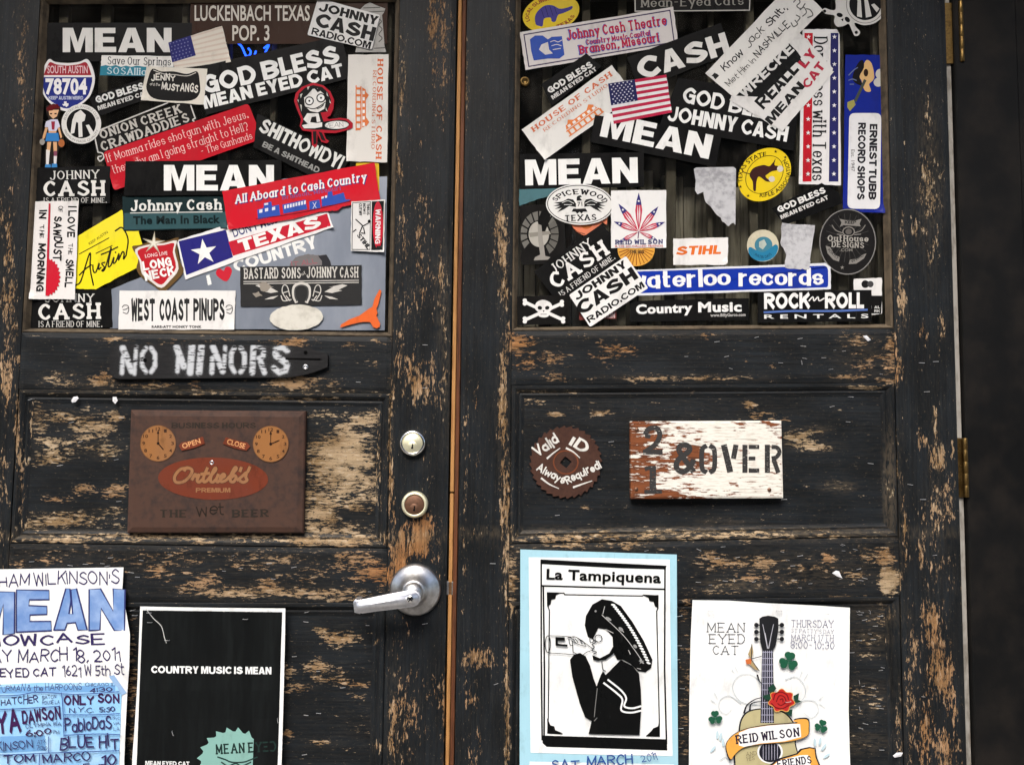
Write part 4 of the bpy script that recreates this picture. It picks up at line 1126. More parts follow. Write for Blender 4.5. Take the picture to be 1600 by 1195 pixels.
s = Flat('sticker', 'white upright sticker with orange house drawing and lettering running downwards', 'sticker', q, (226, 222, 214))
s.text('HOUSE OF CASH', (590, 92), (587, 249), 9, (214, 106, 60), 'slab').text('RECORDING STUDIO', (583, 110), (580, 233), 5.5, (206, 120, 84), 'serif')
house(s, lambda u, v: (578 - 22 * v, 137 + 66 * u), (226, 122, 66))
# red shotgun sticker
q = [(161, 238), (388, 162), (410, 217), (178, 298)]
s = Flat('sticker', 'long red slanted sticker with two-line joke about riding shotgun', 'sticker', rnd(q, 6), (190, 24, 40))
s.poly([(207, 246), (217, 243), (222, 262), (230, 278), (221, 281), (215, 264)], (196, 60, 66), 'scuff')
s.text('If Momma rides shotgun with Jesus.', (168, 254), (389, 184), 13, (238, 196, 192), 'thinserif').text('then why am I going straight to Hell?', (178, 272), (389, 203), 13, (238, 196, 192), 'thinserif').text('- The Gunhands', (316, 242), (395, 217), 11, (238, 196, 192), 'thinserif')
# greeting sticker
q = [(402, 178), (548, 246), (530, 276), (500, 282), (396, 230)]
s = Flat('sticker', 'black slanted sticker with crude white greeting beside the chainsaw girl', 'sticker', q, (22, 22, 22))
s.text('SHITHOWDY!', (403, 205), (530, 266), 23, (222, 222, 216), 'bold').text('BE A SHITHEAD', (409, 229), (497, 271), 9, (150, 150, 146), 'bold')
# chainsaw girl: scale of the close-up: 8.53 per point
def cg(pts): return [(440 + x / 8.53, 100 + y / 8.53) for x, y in pts]
s = Flat('figure_sticker', 'die-cut cartoon girl holding a chainsaw marked MEAN, with red outline', 'sticker',
         cg([(420, 250), (560, 290), (650, 370), (700, 480), (690, 600), (650, 690), (600, 720), (640, 740), (780, 720), (890, 735), (950, 790), (945, 855), (880, 880), (720, 925), (560, 920), (590, 1000), (635, 1030), (600, 1060), (530, 1040), (480, 930), (470, 1100), (440, 1120), (405, 1080), (400, 905), (280, 890), (240, 830), (260, 740), (200, 600), (165, 490), (190, 390), (270, 310)]), (176, 26, 44))
s.poly(cg([(420, 285), (540, 310), (620, 385), (660, 480), (640, 560), (600, 640), (520, 650), (560, 770), (760, 745), (860, 755), (910, 800), (860, 865), (720, 890), (550, 880), (420, 880), (300, 865), (260, 830), (290, 740), (250, 640), (205, 500), (230, 400), (310, 320)]), (20, 20, 20), 'hair')
s.poly(cg([(360, 340), (480, 330), (560, 400), (590, 500), (570, 600), (480, 650), (380, 630), (310, 560), (300, 450)]), (232, 230, 224), 'face')
s.polys([cg([(340, 660), (490, 660), (520, 770), (470, 780), (460, 700), (400, 710), (380, 780), (470, 790), (540, 780), (540, 840), (440, 860), (300, 860), (270, 820), (350, 800), (290, 740)])], (232, 230, 224), 'body')
s.poly(cg(ellipse(735, 815, 160, 52, -2, 24)), (232, 230, 224), 'saw_bar').text('MEAN', cg([(575, 855)])[0], cg([(825, 840)])[0], 8, INKB, 'pen')
for ex_, ey_, er in ((370, 495, 60), (525, 455, 62)):
    s.poly(cg(ellipse(ex_, ey_, er, er, 0, 20)), (24, 24, 24), 'eye').poly(cg(ellipse(ex_, ey_, er * .75, er * .75, 0, 20)), WHT, 'eye').poly(cg(ellipse(ex_, ey_, 14, 14, 0, 10)), INKB, 'pupil')
s.lines([cg([(330, 580), (420, 600), (500, 570), (585, 510)]), cg([(470, 600), (520, 580), (560, 545)])], 1.3, INKB, 'mouth')
s.polys([cg([(300, 450), (360, 330), (420, 330), (340, 420)]), cg([(430, 320), (540, 350), (480, 380)]), cg([(560, 400), (600, 400), (600, 470)])], (20, 20, 20), 'fringe')
s.polys([cg([(340, 310), (375, 300), (350, 350)]), cg([(245, 410), (280, 395), (255, 460)]), cg([(210, 480), (225, 480), (225, 520)]), cg([(245, 540), (270, 550), (265, 640)]), cg([(600, 370), (625, 440), (600, 420)]), cg([(635, 470), (660, 530), (640, 520)]), cg([(585, 570), (615, 640), (590, 620)])], (200, 198, 190), 'hair_band')
s.polys([cg([(415, 900), (465, 900), (465, 1060), (425, 1075)]), cg([(490, 900), (540, 920), (590, 1030), (530, 1010)])], (30, 20, 22), 'leg')
# bright little pieces behind
Flat('sticker', 'small yellow sticker corner poking out above the red train sticker', 'sticker', rnd([(556, 254), (592, 254), (593, 300), (556, 302)], 4), (226, 190, 50))
s = Flat('sticker', 'black sticker reading MEAN, below the red shotgun joke sticker', 'sticker', [(196, 252), (440, 250), (440, 304), (194, 306)], BLK)
s.text('MEAN', (256, 298), (428, 298), 40, (244, 244, 240), 'block')
# friend-of-mine pair
def friend(q, label, l1, l2, l3, h):
    s = Flat('sticker', label, 'sticker', q, (20, 20, 20))
    s.text('JOHNNY', *l1, h[0], (214, 212, 206), 'serif').text('CASH', *l2, h[1], (226, 224, 218), 'slab').text('IS A FRIEND OF MINE.', *l3, h[2], (200, 198, 192), 'serif')
friend([(58, 262), (172, 260), (172, 318), (56, 320)], 'black friend-of-mine sticker directly under the cartoon schoolgirl', ((78, 281), (156, 279)), ((68, 307), (165, 306)), ((68, 317), (167, 317)), (13.5, 24, 8))
friend([(46, 454), (174, 450), (176, 512), (46, 513)], 'black friend-of-mine sticker in the bottom corner under the sawdust sticker', ((70, 472), (148, 472)), ((60, 500), (158, 498)), ((60, 511), (160, 511)), (13, 25, 9.5))
# yellow city sticker
s = Flat('sticker', 'bright yellow slanted sticker with black handwritten city name', 'sticker', [(110, 376), (190, 328), (214, 352), (223, 384), (214, 418), (150, 452), (112, 451)], (240, 224, 40))
s.lines([[(118, 446), (126, 440), (134, 414), (141, 395), (141, 420), (146, 446)], [(124, 430), (134, 420), (143, 414)], [(145, 414), (146, 424), (150, 425), (155, 411), (154, 421), (158, 418)], [(164, 410), (159, 412), (163, 418), (159, 423), (164, 420), (174, 386), (169, 414), (173, 415), (178, 402), (177, 411), (181, 409), (186, 396), (185, 407), (191, 394), (194, 396), (193, 405), (197, 399)], [(158, 398), (170, 393), (184, 386)], [(180, 395), (181, 394)], [(197, 399), (200, 374), (191, 356), (180, 361)]], 2.3, (36, 32, 22), 'script_lettering')
s.lines([[(124, 397), (170, 372)], [(150, 396), (175, 384)]], 1.4, (60, 54, 30), 'rule', False).text('KEEP AUSTIN', (140, 383), (169, 364), 4, (70, 64, 30), 'reg')
# man in black
q = [(191, 307), (352, 306), (355, 357), (193, 361)]
s = Flat('sticker', 'dark teal rectangular sticker with white serif name over dark lettering', 'sticker', q, (26, 44, 46))
s.poly([(194, 333), (353, 331), (354, 356), (194, 359)], (52, 84, 88), 'glow_band').text('Johnny Cash', (204, 330), (347, 328), 17, (226, 226, 220), 'slab').lines([[(204, 333), (347, 331)]], 1.5, (210, 210, 204), 'rule', False).text('The Man In Black', (208, 351), (344, 349), 13, (20, 34, 36), 'bold')
# Texas and country stickers
s = Flat('sticker', 'white cut lettering I heart COUNTRY on the blue-grey sheet', 'sticker', [(322, 431), (327, 429), (331, 444), (325, 446)], WHT)
s.text('COUNTRY', (368, 426), (497, 387), 20, WHT, 'black')
s.poly(xf(catmull([(0, 11), (-12, -1), (-11, -9), (-5, -11), (0, -6), (5, -11), (11, -9), (12, -1)], True, 4), 351, 429, 1, -15), (200, 40, 56), 'heart')
q = [(276, 377), (512, 330), (521, 355), (290, 437)]
s = Flat('sticker', 'state flag bumper sticker with a white star on blue, partly under the train sticker', 'sticker', [(276, 376), (346, 354), (512, 330), (521, 355), (400, 397), (290, 437)], (236, 234, 232))
s.poly([(279, 377), (353, 359), (364, 402), (291, 430)], (44, 42, 120), 'blue_field').poly([(357, 378), (511, 334), (517, 353), (364, 400)], (196, 32, 52), 'red_field')
s.star(319, 394, 21, WHT, -8).text('TEXAS', (376, 394), (503, 354), 19, WHT, 'black').text("DON'T MESS WITH", (366, 371), (470, 336), 13, (60, 62, 116), 'med')
q = [(347, 299), (585, 254), (594, 312), (357, 358)]
s = Flat('sticker', 'red bumper sticker with blue train drawing and All Aboard lettering', 'sticker', [(347, 299), (585, 254), (594, 312), (535, 323), (528, 329), (500, 331), (460, 342), (357, 359)], (206, 28, 44))
for dx, c in ((1.3, (40, 42, 120)), (0, (236, 234, 236))):
    s.text('All Aboard to Cash Country', (367 + dx, 319 + dx), (573 + dx, 283 + dx), 14, c, 'slab', shear=.15)
s.text('Branson, Missouri', (441, 312), (533, 297), 6.5, (120, 90, 150), 'serif')
tr = (52, 84, 176)
s.polys([[(402, 328), (412, 325), (412, 318), (424, 315), (425, 322), (436, 320), (438, 337), (403, 343)], [(441, 320), (477, 312), (480, 327), (443, 334)], [(483, 315), (499, 312), (501, 325), (484, 328)], [(502, 309), (512, 306), (512, 300), (519, 299), (520, 306), (537, 301), (540, 312), (548, 312), (542, 316), (503, 323)]], tr, 'train')
s.polys([[(405, 328), (410, 327), (410, 332), (405, 333)], [(414, 326), (419, 325), (419, 330), (414, 331)], [(425, 324), (430, 323), (430, 328), (425, 329)], [(413, 318), (419, 317), (419, 320), (413, 321)]] + [[(444 + i * 4.4, 321 - i), (447 + i * 4.4, 320.4 - i), (447 + i * 4.4, 326 - i), (444 + i * 4.4, 326.6 - i)] for i in range(8)] + [[(502, 308), (506, 307), (506, 310), (502, 311)], [(508, 306), (511, 305.5), (511, 309), (508, 309.5)]], (226, 226, 236), 'train_window')
s.lines([[(400, 342), (470, 332), (548, 314)]], .9, (120, 20, 40), 'crease').lines([[(489, 317), (494, 325)], [(494, 316), (489, 326)]], 1.0, (210, 210, 226), 'cross', False)
# long neck shield
s = Flat('shield_sticker', 'small red shield sticker with brown rim and silver star reading LONG NECK', 'sticker', catmull([(206, 386), (218, 383), (232, 378), (244, 372), (258, 377), (279, 371), (276, 384), (281, 408), (287, 424), (270, 444), (254, 456), (240, 446), (222, 434), (213, 420), (216, 404)], True, 3), (104, 80, 48))
s.poly(catmull([(211, 390), (234, 382), (256, 380), (276, 376), (273, 392), (279, 420), (266, 438), (252, 450), (236, 440), (222, 428), (218, 408)], True, 3), (226, 218, 212), 'rim').poly(catmull([(215, 392), (235, 385), (256, 383), (272, 380), (270, 394), (275, 418), (263, 434), (252, 445), (238, 437), (225, 425), (221, 408)], True, 3), (186, 36, 46), 'field')
s.star(240, 380, 19, (180, 172, 150), 5, inner=.25).star(240, 380, 12, (226, 222, 206), 5, inner=.25).text('LONG LIVE', (227, 403), (262, 398), 5.5, (236, 210, 208), 'med').text('LONG', (224, 423), (269, 415), 14, WHT, 'heavy').text('NECK', (227, 439), (274, 429), 14, WHT, 'heavy')
# dome-shaped piece and band sticker
s = Flat('cutout_sticker', 'grey dome-shaped cut-out sticker behind the dark horseshoe band sticker', 'sticker', [(450, 424), (453, 412), (462, 402), (480, 397), (500, 399), (510, 398), (516, 408), (520, 424)], (120, 116, 116))
s.poly([(497, 400), (510, 398), (516, 408), (519, 424), (503, 424), (503, 408)], (50, 50, 54), 'dark_side').text('IT ALL', (455, 416), (496, 412), 8, (170, 90, 100), 'hand')
q = [(375, 417), (565, 414), (565, 476), (376, 479)]
s = Flat('sticker', 'charcoal sticker with slab lettering over a white horseshoe and flames', 'sticker', q, (50, 50, 50))
lt = (206, 202, 194)
s.text('BASTARD', (381, 436), (435, 435), 17, lt, 'slab').text('SONS', (440, 435), (470, 435), 17, lt, 'slab').text('of', (472, 431), (478, 428), 5, lt, 'serif').text('JOHNNY', (479, 434), (527, 434), 17, lt, 'slab').text('CASH', (531, 434), (560, 434), 17, lt, 'slab')
s.lines([[(381, 440), (560, 438)], [(381, 443.4), (560, 441.4)]], 1.3, lt, 'rule', False)
s.lines([[(463, 472), (459, 462), (460, 448), (471, 443), (482, 448), (483, 462), (479, 472)]], 5.0, lt, 'horseshoe').lines([[(464, 470), (461, 462), (462, 450), (471, 446), (480, 450), (481, 462), (478, 470)]], 2.6, (70, 70, 70), 'horseshoe')
for sg in (-1, 1):
    X = lambda d: 471 + sg * d
    s.lines([[(X(18), 463), (X(22), 448), (X(28), 446), (X(30), 456), (X(22), 470)], [(X(16), 468), (X(28), 470), (X(32), 462)], [(X(20), 455), (X(30), 458)], [(X(18), 470), (X(24), 462)]], 1.5, lt, 'rose')
    s.polys([[(X(36), 456), (X(50), 448), (X(42), 449), (X(64), 444), (X(72), 446), (X(58), 453), (X(64), 454), (X(48), 458)], [(X(36), 462), (X(48), 464), (X(58), 468), (X(44), 467)]], lt, 'flame')
s.polys([rag([(404, 444), (416, 441), (424, 448), (418, 456), (406, 452)], 2, 4, 2), rag([(394, 458), (404, 455), (410, 462), (400, 465)], 1.5, 5, 2)], (150, 142, 130), 'scuff')
# sawdust sticker
q = [(51, 315), (123, 314), (117, 468), (45, 467)]
s = Flat('sticker', 'white upright sticker about the smell of sawdust with red saw blade', 'sticker', q, (232, 228, 224))
s.text('I LOVE', (106, 322), (105, 371), 13, INKB, 'handb').text('THE', (107, 380), (106, 398), 7, INKB, 'brush').text('SMELL', (103, 405), (101, 449), 13, INKB, 'handb').text('OF', (90, 322), (90, 332), 7, INKB, 'brush').text('SAWDUST', (85, 338), (82, 407), 13, INKB, 'handb').text('IN', (61, 328), (61, 342), 12, INKB, 'handb').text('THE', (62, 351), (62, 372), 7, INKB, 'brush').text('MORNING', (60, 380), (56, 455), 12, INKB, 'handb')
s.poly([(76, 318), (79, 318), (75, 462), (71, 462)], (186, 40, 62), 'red_line')
s.poly([(74, 405)] + [(74 + (18 if i % 2 else 21) * math.cos(a), 433 + (27 if i % 2 else 30) * math.sin(a)) for i, a in enumerate(np.linspace(-1.45, 1.45, 25))] + [(72, 462)], (200, 34, 52), 'saw_blade')
# pinups, oval, longhorn, warning
q = [(187, 454), (368, 454), (366, 515), (185, 515)]
s = Flat('sticker', 'white landscape sticker with tall black tapered WEST COAST PINUPS lettering', 'sticker', q, (234, 232, 228))
s.text('WEST', (205, 501), (242, 501), 34, (46, 46, 46), 'heavy').text('COAST', (249, 501), (296, 501), 34, (46, 46, 46), 'heavy').text('PINUPS', (302, 500), (351, 500), 33, (46, 46, 46), 'heavy').text('RARE-ATT HONKY TONK', (237, 512.5), (315, 512.5), 4, (60, 60, 60), 'bold')
for cx in (196, 358):
    s.lines([[(cx - 5, 480), (cx - 2, 477), (cx + 4, 478), (cx + 5, 485), (cx + 2, 490), (cx - 4, 488)], [(cx - 4, 484), (cx + 1, 483), (cx + 4, 481)]], 1.2, (60, 60, 60), 'face_drawing', closed=False)
s = Flat('oval_sticker', 'blank off-white oval sticker, scuffed, below the horseshoe band sticker', 'sticker', rag(ellipse(463, 496, 42, 20, -2, 24), .6, 3, 2), (214, 210, 200), mat=simple('scuffed_cream_vinyl', (.58, .56, .49, 1), .5, 0, .6, 90, .1, .3, (.30, .28, .23, 1)))
s = Flat('cutout_sticker', 'orange longhorn head silhouette sticker in the corner of the blue-grey sheet', 'sticker', [(593, 452), (596, 455), (591, 476), (588, 482), (590, 489), (588, 493), (594, 506), (593, 511), (588, 513), (583, 511), (578, 503), (566, 503), (548, 507), (531, 512), (533, 507), (546, 499), (562, 493), (574, 484), (582, 479), (585, 467)], (226, 104, 50))
q = [(549, 315), (602, 312), (600, 394), (548, 392)]
s = Flat('sticker', 'black and white upright WARNING sticker with red oval beside the train sticker', 'sticker', q, (226, 224, 220))
s.poly([(581, 315), (600, 314), (598, 391), (580, 391)], (30, 30, 30), 'black_band').ell(590.5, 352, 8, 37, (196, 36, 56), 0, 'red_oval').text('WARNING', (587, 327), (586, 381), 8, (232, 226, 226), 'bold')
s.lines([[(551, 317), (579, 315.5), (578, 390), (550, 390), (551, 317)]], 1.0, (40, 40, 40), 'border', False)
s.text('THIS IS', (573, 318), (573, 336), 4.5, (60, 60, 60), 'bold').text('HOW I', (567, 318), (567, 334), 4.5, (60, 60, 60), 'bold').text('CUT MY', (561, 318), (561, 337), 4.5, (60, 60, 60), 'bold').text('STIHL', (557, 368), (574, 390), 7, (50, 50, 50), 'bold')
s.ell(577, 346, 2.6, 2.6, INKB, name='figure_head').lines([[(575, 349), (566, 354), (562, 364)], [(566, 352), (556, 343)], [(568, 356), (570, 365), (565, 364)], [(556, 359), (552, 362)]], 1.6, INKB, 'figure_drawing', False)
# neon tubes glowing inside
nb = neon('blue_neon', (.01, .07, .9, 1), 2.2); nr = neon('red_neon', (1.0, .03, .02, 1), 1.0)
def tube(name, label, paths, mat, y, r=.0016):
    root = empty(name, W(*paths[0][0], y)); tag(root, label, 'neon sign')
    for p in paths:
        C = [np.array(W(x, z, y)) for x, z in [tuple(k) for k in catmull(p, n=4)]]
        V, Fc, n = [], [], 8
        for i, c in enumerate(C):
            d = C[min(i + 1, len(C) - 1)] - C[max(i - 1, 0)]
            d = d / np.linalg.norm(d); a = np.array((0, 1.0, 0)); b = np.cross(d, a)
            for k in range(n):
                t = 2 * math.pi * k / n
                V.append(tuple(c + r * (math.cos(t) * a + math.sin(t) * b)))
        for i in range(len(C) - 1):
            for k in range(n):
                Fc.append((i * n + k, i * n + (k + 1) % n, (i + 1) * n + (k + 1) % n, (i + 1) * n + k))
        mesh('tube', V, Fc, mat, root, None, True)
tube('neon_sign', 'small blue neon tubes glowing inside under the brown place sign', [[(372, 68), (378, 74), (386, 90), (392, 82), (388, 76)], [(384, 88), (396, 88), (400, 80)], [(415, 94), (414, 84), (420, 71), (412, 76)]], nb, GLASS_Y + .012)
tube('neon_sign', 'tiny red neon tubes glowing inside at the top of the pane', [[(380, 1), (385, 3)], [(389, 2), (395, 4)], [(400, 1), (406, 3)]], nr, GLASS_Y + .012)
# ------------------------------------------------------------------ stickers on the pane of the hinged leaf
s = Flat('oval_sticker', 'yellow oval sticker with a purple armadillo', 'sticker', ellipse(861, 21, 45, 29, -14), (226, 196, 40))
s.poly(catmull([(837, 38), (836, 26), (842, 16), (852, 9), (864, 9), (874, 14), (884, 13), (894, 10), (893, 15), (880, 21), (872, 24), (868, 34), (862, 34), (860, 28), (850, 30), (848, 41), (842, 41)], True, 3), (70, 64, 140), 'armadillo')
s.lines([[(846, 16), (850, 28)], [(852, 11), (857, 27)], [(859, 10), (864, 25)], [(866, 11), (870, 22)]], 1.0, (44, 40, 96), 'shell_band').arc('LOCAL SUMMER', 861, 21, 35, 20, -190, -60, 6, (150, 70, 40), 'bold', -14).arc('TEXAS', 861, 21, 41, 26, 85, 30, 6, (150, 70, 40), 'bold', -14)
q = [(991, -16), (1174, -16), (1172, 18), (991, 20)]
s = Flat('sticker', 'black plaque sticker with white outline and ornate cat lettering at pane top', 'sticker', q, (30, 29, 28))
s.lines([[(992, -14), (1172, -14), (1171, 16.5), (992.5, 18), (992, -14)]], 1.8, (190, 186, 178), 'outline', False).text('Mean-Eyed Cats', (1001, 12), (1162, 8), 14, (150, 146, 138), 'serif')
q = [(812, 51), (1052, 11), (1060, 70), (821, 110)]
s = Flat('sticker', 'cream bumper sticker with blue portrait and red theatre lettering', 'sticker', q, (220, 214, 210))
b1 = [lerpq(q, .025, .08), lerpq(q, .975, .08), lerpq(q, .975, .92), lerpq(q, .025, .92)]
s.lines([b1 + b1[:1]], 1.8, (70, 56, 90), 'border', False)
s.poly([(828, 62), (836, 56), (848, 56), (856, 62), (862, 58), (878, 57), (882, 86), (874, 92), (856, 92), (834, 95), (830, 80)], (52, 84, 176), 'portrait').poly([(846, 70), (856, 66), (858, 78), (864, 84), (852, 86), (842, 78)], (222, 216, 212), 'portrait_face').lines([[(860, 66), (866, 64), (872, 66), (878, 63)], [(862, 72), (870, 70), (877, 72)], [(864, 78), (876, 76)]], 1.2, (222, 216, 212), 'portrait_line')
for p0, p1, h, t in (((887, 63), (1042, 39), 15, 'Johnny Cash Theatre'), ((917, 70), (1016, 55), 7, 'Country Music Capital'), ((906, 85), (1030, 65), 13, 'Branson, Missouri')):
    s.text(t, (p0[0] - 1.5, p0[1] + 1.5), (p1[0] + 1.5, p1[1] + 1.5), h + 2.5, (72, 96, 176), 'slab').text(t, p0, p1, h, (196, 40, 70), 'slab')
q = [(980, 90), (1126, 36), (1143, 84), (998, 140)]
s = Flat('sticker', 'black tilted sticker reading CASH alone', 'sticker', q, (22, 22, 21))
s.text('CASH', (1001, 126), (1142, 83), 34, (232, 230, 224), 'black')
s = Flat('sticker', 'small black tilted GOD BLESS sticker tucked under the theatre bumper sticker', 'sticker', [(846, 132), (916, 84), (940, 104), (862, 166)], BLK)
s.text('GOD BLESS', (859, 147), (927, 104), 10, (226, 224, 220), 'black').text('MEAN EYED CAT', (864, 156), (933, 110), 6.5, (210, 208, 204), 'black')
q = [(815, 203), (956, 102), (992, 149), (851, 250)]
s = Flat('sticker', 'white tilted sticker with orange house drawing, under the stars and stripes', 'sticker', q, (228, 226, 220))
P = lambda u, v: lerpq(q, u, v)
s.text('HOUSE OF CASH', P(.07, .24), P(.95, .24), 8.5, (212, 112, 74), 'slab').text('RECORDING STUDIO', P(.15, .40), P(.86, .40), 5.5, (214, 130, 96), 'serif')
house(s, lambda u, v: P(.32 + .36 * u, .46 + .42 * v), (232, 134, 74))
q = [(1060, 122), (1250, 150), (1240, 236), (1030, 198)]
s = Flat('sticker', 'black tilted GOD BLESS sticker with a singer name on its second line', 'sticker', q, (20, 20, 20))
s.text('GOD BLESS', (1065, 160), (1232, 194), 25, WHT, 'bold').text('JOHNNY CASH', (1042, 188), (1229, 222), 24, WHT, 'bold')
q = [(930, 180), (1128, 208), (1118, 262), (922, 222)]
s = Flat('sticker', 'black tilted sticker reading MEAN, below the stars and stripes', 'sticker', q, BLK)
s.text('MEAN', (937, 213), (1107, 249), 38, (242, 242, 238), 'block')
q = [(950, 131), (1041, 117), (1050, 176), (959, 194)]
s = Flat('flag_sticker', 'bright stars and stripes flag sticker between CASH and MEAN stickers', 'sticker', q, (232, 230, 230))
s.polys([sub(q, .44 if i < 7 else 0, i / 13, 1, (i + 1) / 13) for i in range(0, 13, 2)], (186, 38, 72), 'stripe')
cq = sub(q, 0, 0, .46, .54)
s.poly(cq, (36, 38, 88), 'canton').polys([star(*lerpq(cq, (i + .7 + .5 * (j % 2)) / 6.6, (j + .6) / 9), 1.7) for j in range(9) for i in range(6 - j % 2)], (220, 220, 228), 'star')
s = Flat('sticker', 'black sticker reading MEAN, directly above the Spicewood oval', 'sticker', [(812, 241), (1006, 238), (1006, 292), (812, 296)], BLK)
s.text('MEAN', (821, 290), (997, 286), 40, (244, 244, 240), 'block')
# texas upright sticker
q = [(1254, 46), (1307, 46), (1312, 54), (1314, 290), (1248, 288)]
s = Flat('sticker', 'white upright bumper sticker with red and blue star strips reading Texas', 'sticker', q, (230, 228, 226))
s.poly([(1257, 52), (1270, 52), (1268, 284), (1254, 284)], (190, 30, 44), 'red_strip').poly([(1298, 52), (1310, 52), (1310, 284), (1295, 284)], (44, 46, 100), 'blue_strip')
for i in range(11): s.poly(star(1263.5 - .1 * i, 58 + 21.4 * i, 4), (236, 234, 234), 'star').poly(star(1304 - .1 * i, 58 + 21.4 * i, 4), (236, 234, 234), 'star')
s.text("Don't mess with Texas", (1272, 57), (1269, 282), 21, (34, 34, 36), 'serif')
# wrecked sticker
q = [(1146, 160), (1250, 44), (1282, 86), (1302, 118), (1218, 206), (1176, 168)]
s = Flat('sticker', 'torn black and white slanted sticker reading REALLY MEAN CAT', 'sticker', rag([(1140, 156), (1240, 44), (1262, 62), (1296, 100), (1303, 112), (1222, 206), (1200, 192)], 1.6, 8, 5), (226, 224, 220))
s.poly([(1150, 150), (1232, 62), (1252, 90), (1190, 152)], (24, 24, 24), 'black_half').text('WRECKED', (1164, 154), (1256, 66), 16, (222, 220, 216), 'bold')
s.text('REALLY', (1193, 172), (1262, 96), 20, (30, 30, 30), 'bold').text('MEAN', (1205, 196), (1258, 136), 14, (36, 36, 36), 'bold').text('CAT', (1263, 140), (1290, 104), 14, (180, 50, 70), 'bold').text('LY', (1258, 108), (1277, 84), 15, (180, 50, 70), 'bold')
q = [(1240, -30), (1286, 16), (1147, 153), (1102, 115)]
s = Flat('sticker', 'white slanted sticker with hand lettering about meeting Jack in Nashville', 'sticker', q, (230, 228, 222))
s.text('I', (1118, 125), (1124, 119), 10, (44, 44, 44), 'hand').text('Know', (1132, 112), (1163, 84), 12, (44, 44, 44), 'brush').text('Jack', (1170, 76), (1197, 48), 12, (44, 44, 44), 'hand').text('Shit..', (1203, 44), (1231, 14), 12, (44, 44, 44), 'brush')
s.text('Met Him in', (1139, 137), (1182, 95), 9, (44, 44, 44), 'hand').text('NASHVILLE', (1183, 91), (1235, 40), 11, (30, 30, 30), 'brush')
s.lines([[(1240, 4), (1246, -2), (1250, 4), (1245, 10), (1252, 14), (1258, 6)], [(1250, 16), (1256, 12), (1260, 20), (1254, 26)], [(1236, 36), (1240, 42), (1246, 38), (1242, 32)], [(1262, 28), (1270, 24), (1266, 16), (1260, 14)], [(1244, 24), (1250, 28), (1246, 34)]], 1.6, (90, 90, 88), 'donkey_drawing')
# skull and ring
s = Flat('cutout_sticker', 'white cut-out skull with crossed spanners joined to a ring badge', 'sticker', catmull([(1306, -8), (1322, -22), (1345, -26), (1372, -18), (1385, 2), (1382, 22), (1368, 36), (1350, 40), (1336, 36), (1337, 42), (1344, 50), (1341, 56), (1335, 56), (1331, 48), (1326, 38), (1318, 41), (1308, 42), (1303, 34), (1304, 25), (1290, 22), (1285, 17), (1289, 13), (1298, 16), (1306, 14)], True, 4), (214, 212, 206))
s.ell(1352, 7, 25, 25, (24, 24, 24), name='disc').polys([[(1336, -8), (1342, -14), (1348, -8), (1345, 0), (1347, 28), (1339, 26), (1340, 2)], [(1350, -4), (1355, -4), (1362, 26), (1353, 28)], [(1361, 8), (1366, 6), (1374, 14), (1370, 20)]], (214, 212, 206), 'figure')
s.ring(1352, 7, 29.5, 29.5, 1.0, (120, 118, 114), name='ring').polys([ellipse(1312, 24, 5, 3.4, 15, 14), ellipse(1324, 31, 5, 3.4, 50, 14), ellipse(1288.5, 18, 2.6, 2.6, 0, 10), ellipse(1338, 51, 2.6, 2.6, 0, 10), [(1314, 31), (1318, 29), (1317, 34)]], (24, 24, 24), 'eye_socket')
# blue record shop
q = [(1321, 86), (1387, 86), (1383, 333), (1317, 330)]
s = Flat('sticker', 'blue upright record shop sticker with tan guitar above white panel', 'sticker', q, (24, 40, 136))
s.poly(rnd([(1327, 177), (1377, 177), (1375, 327), (1324, 326)], 9), (226, 226, 226), 'white_panel')
s.poly(catmull([(1355, 94), (1362, 100), (1366, 118), (1364, 126), (1358, 132), (1361, 142), (1356, 144), (1350, 140), (1346, 126), (1342, 120), (1347, 112), (1350, 100)], True, 4), (216, 176, 118), 'guitar').poly(catmull([(1340, 100), (1348, 94), (1350, 106), (1343, 120), (1348, 134), (1336, 130), (1332, 120)], True, 3), (26, 24, 26), 'coat').ell(1353, 114, 3.6, 6, (50, 34, 26), name='sound_hole').poly([(1350, 124), (1354, 126), (1338, 160), (1334, 158)], (70, 76, 70), 'guitar_neck').poly([(1324, 160), (1334, 156), (1337, 164), (1328, 174), (1324, 168)], (156, 150, 84), 'guitar_head').polys([ellipse(1375, 116, 7, 8, 0, 18), ellipse(1372, 129, 7, 7, 0, 18)], (196, 194, 186), 'hat').lines([[(1326, 118), (1334, 110), (1340, 106)], [(1326, 126), (1332, 124), (1338, 126)], [(1328, 132), (1334, 132)]], 1.6, (104, 116, 150), 'fringe')
s.text('ERNEST TUBB', (1359, 194), (1357, 312), 12, (40, 40, 44), 'black').text('RECORD SHOPS', (1341, 192), (1339, 312), 12, (40, 40, 44), 'black').text('Est. 1947', (1330, 234), (1330, 268), 5.5, (110, 110, 112), 'reg')
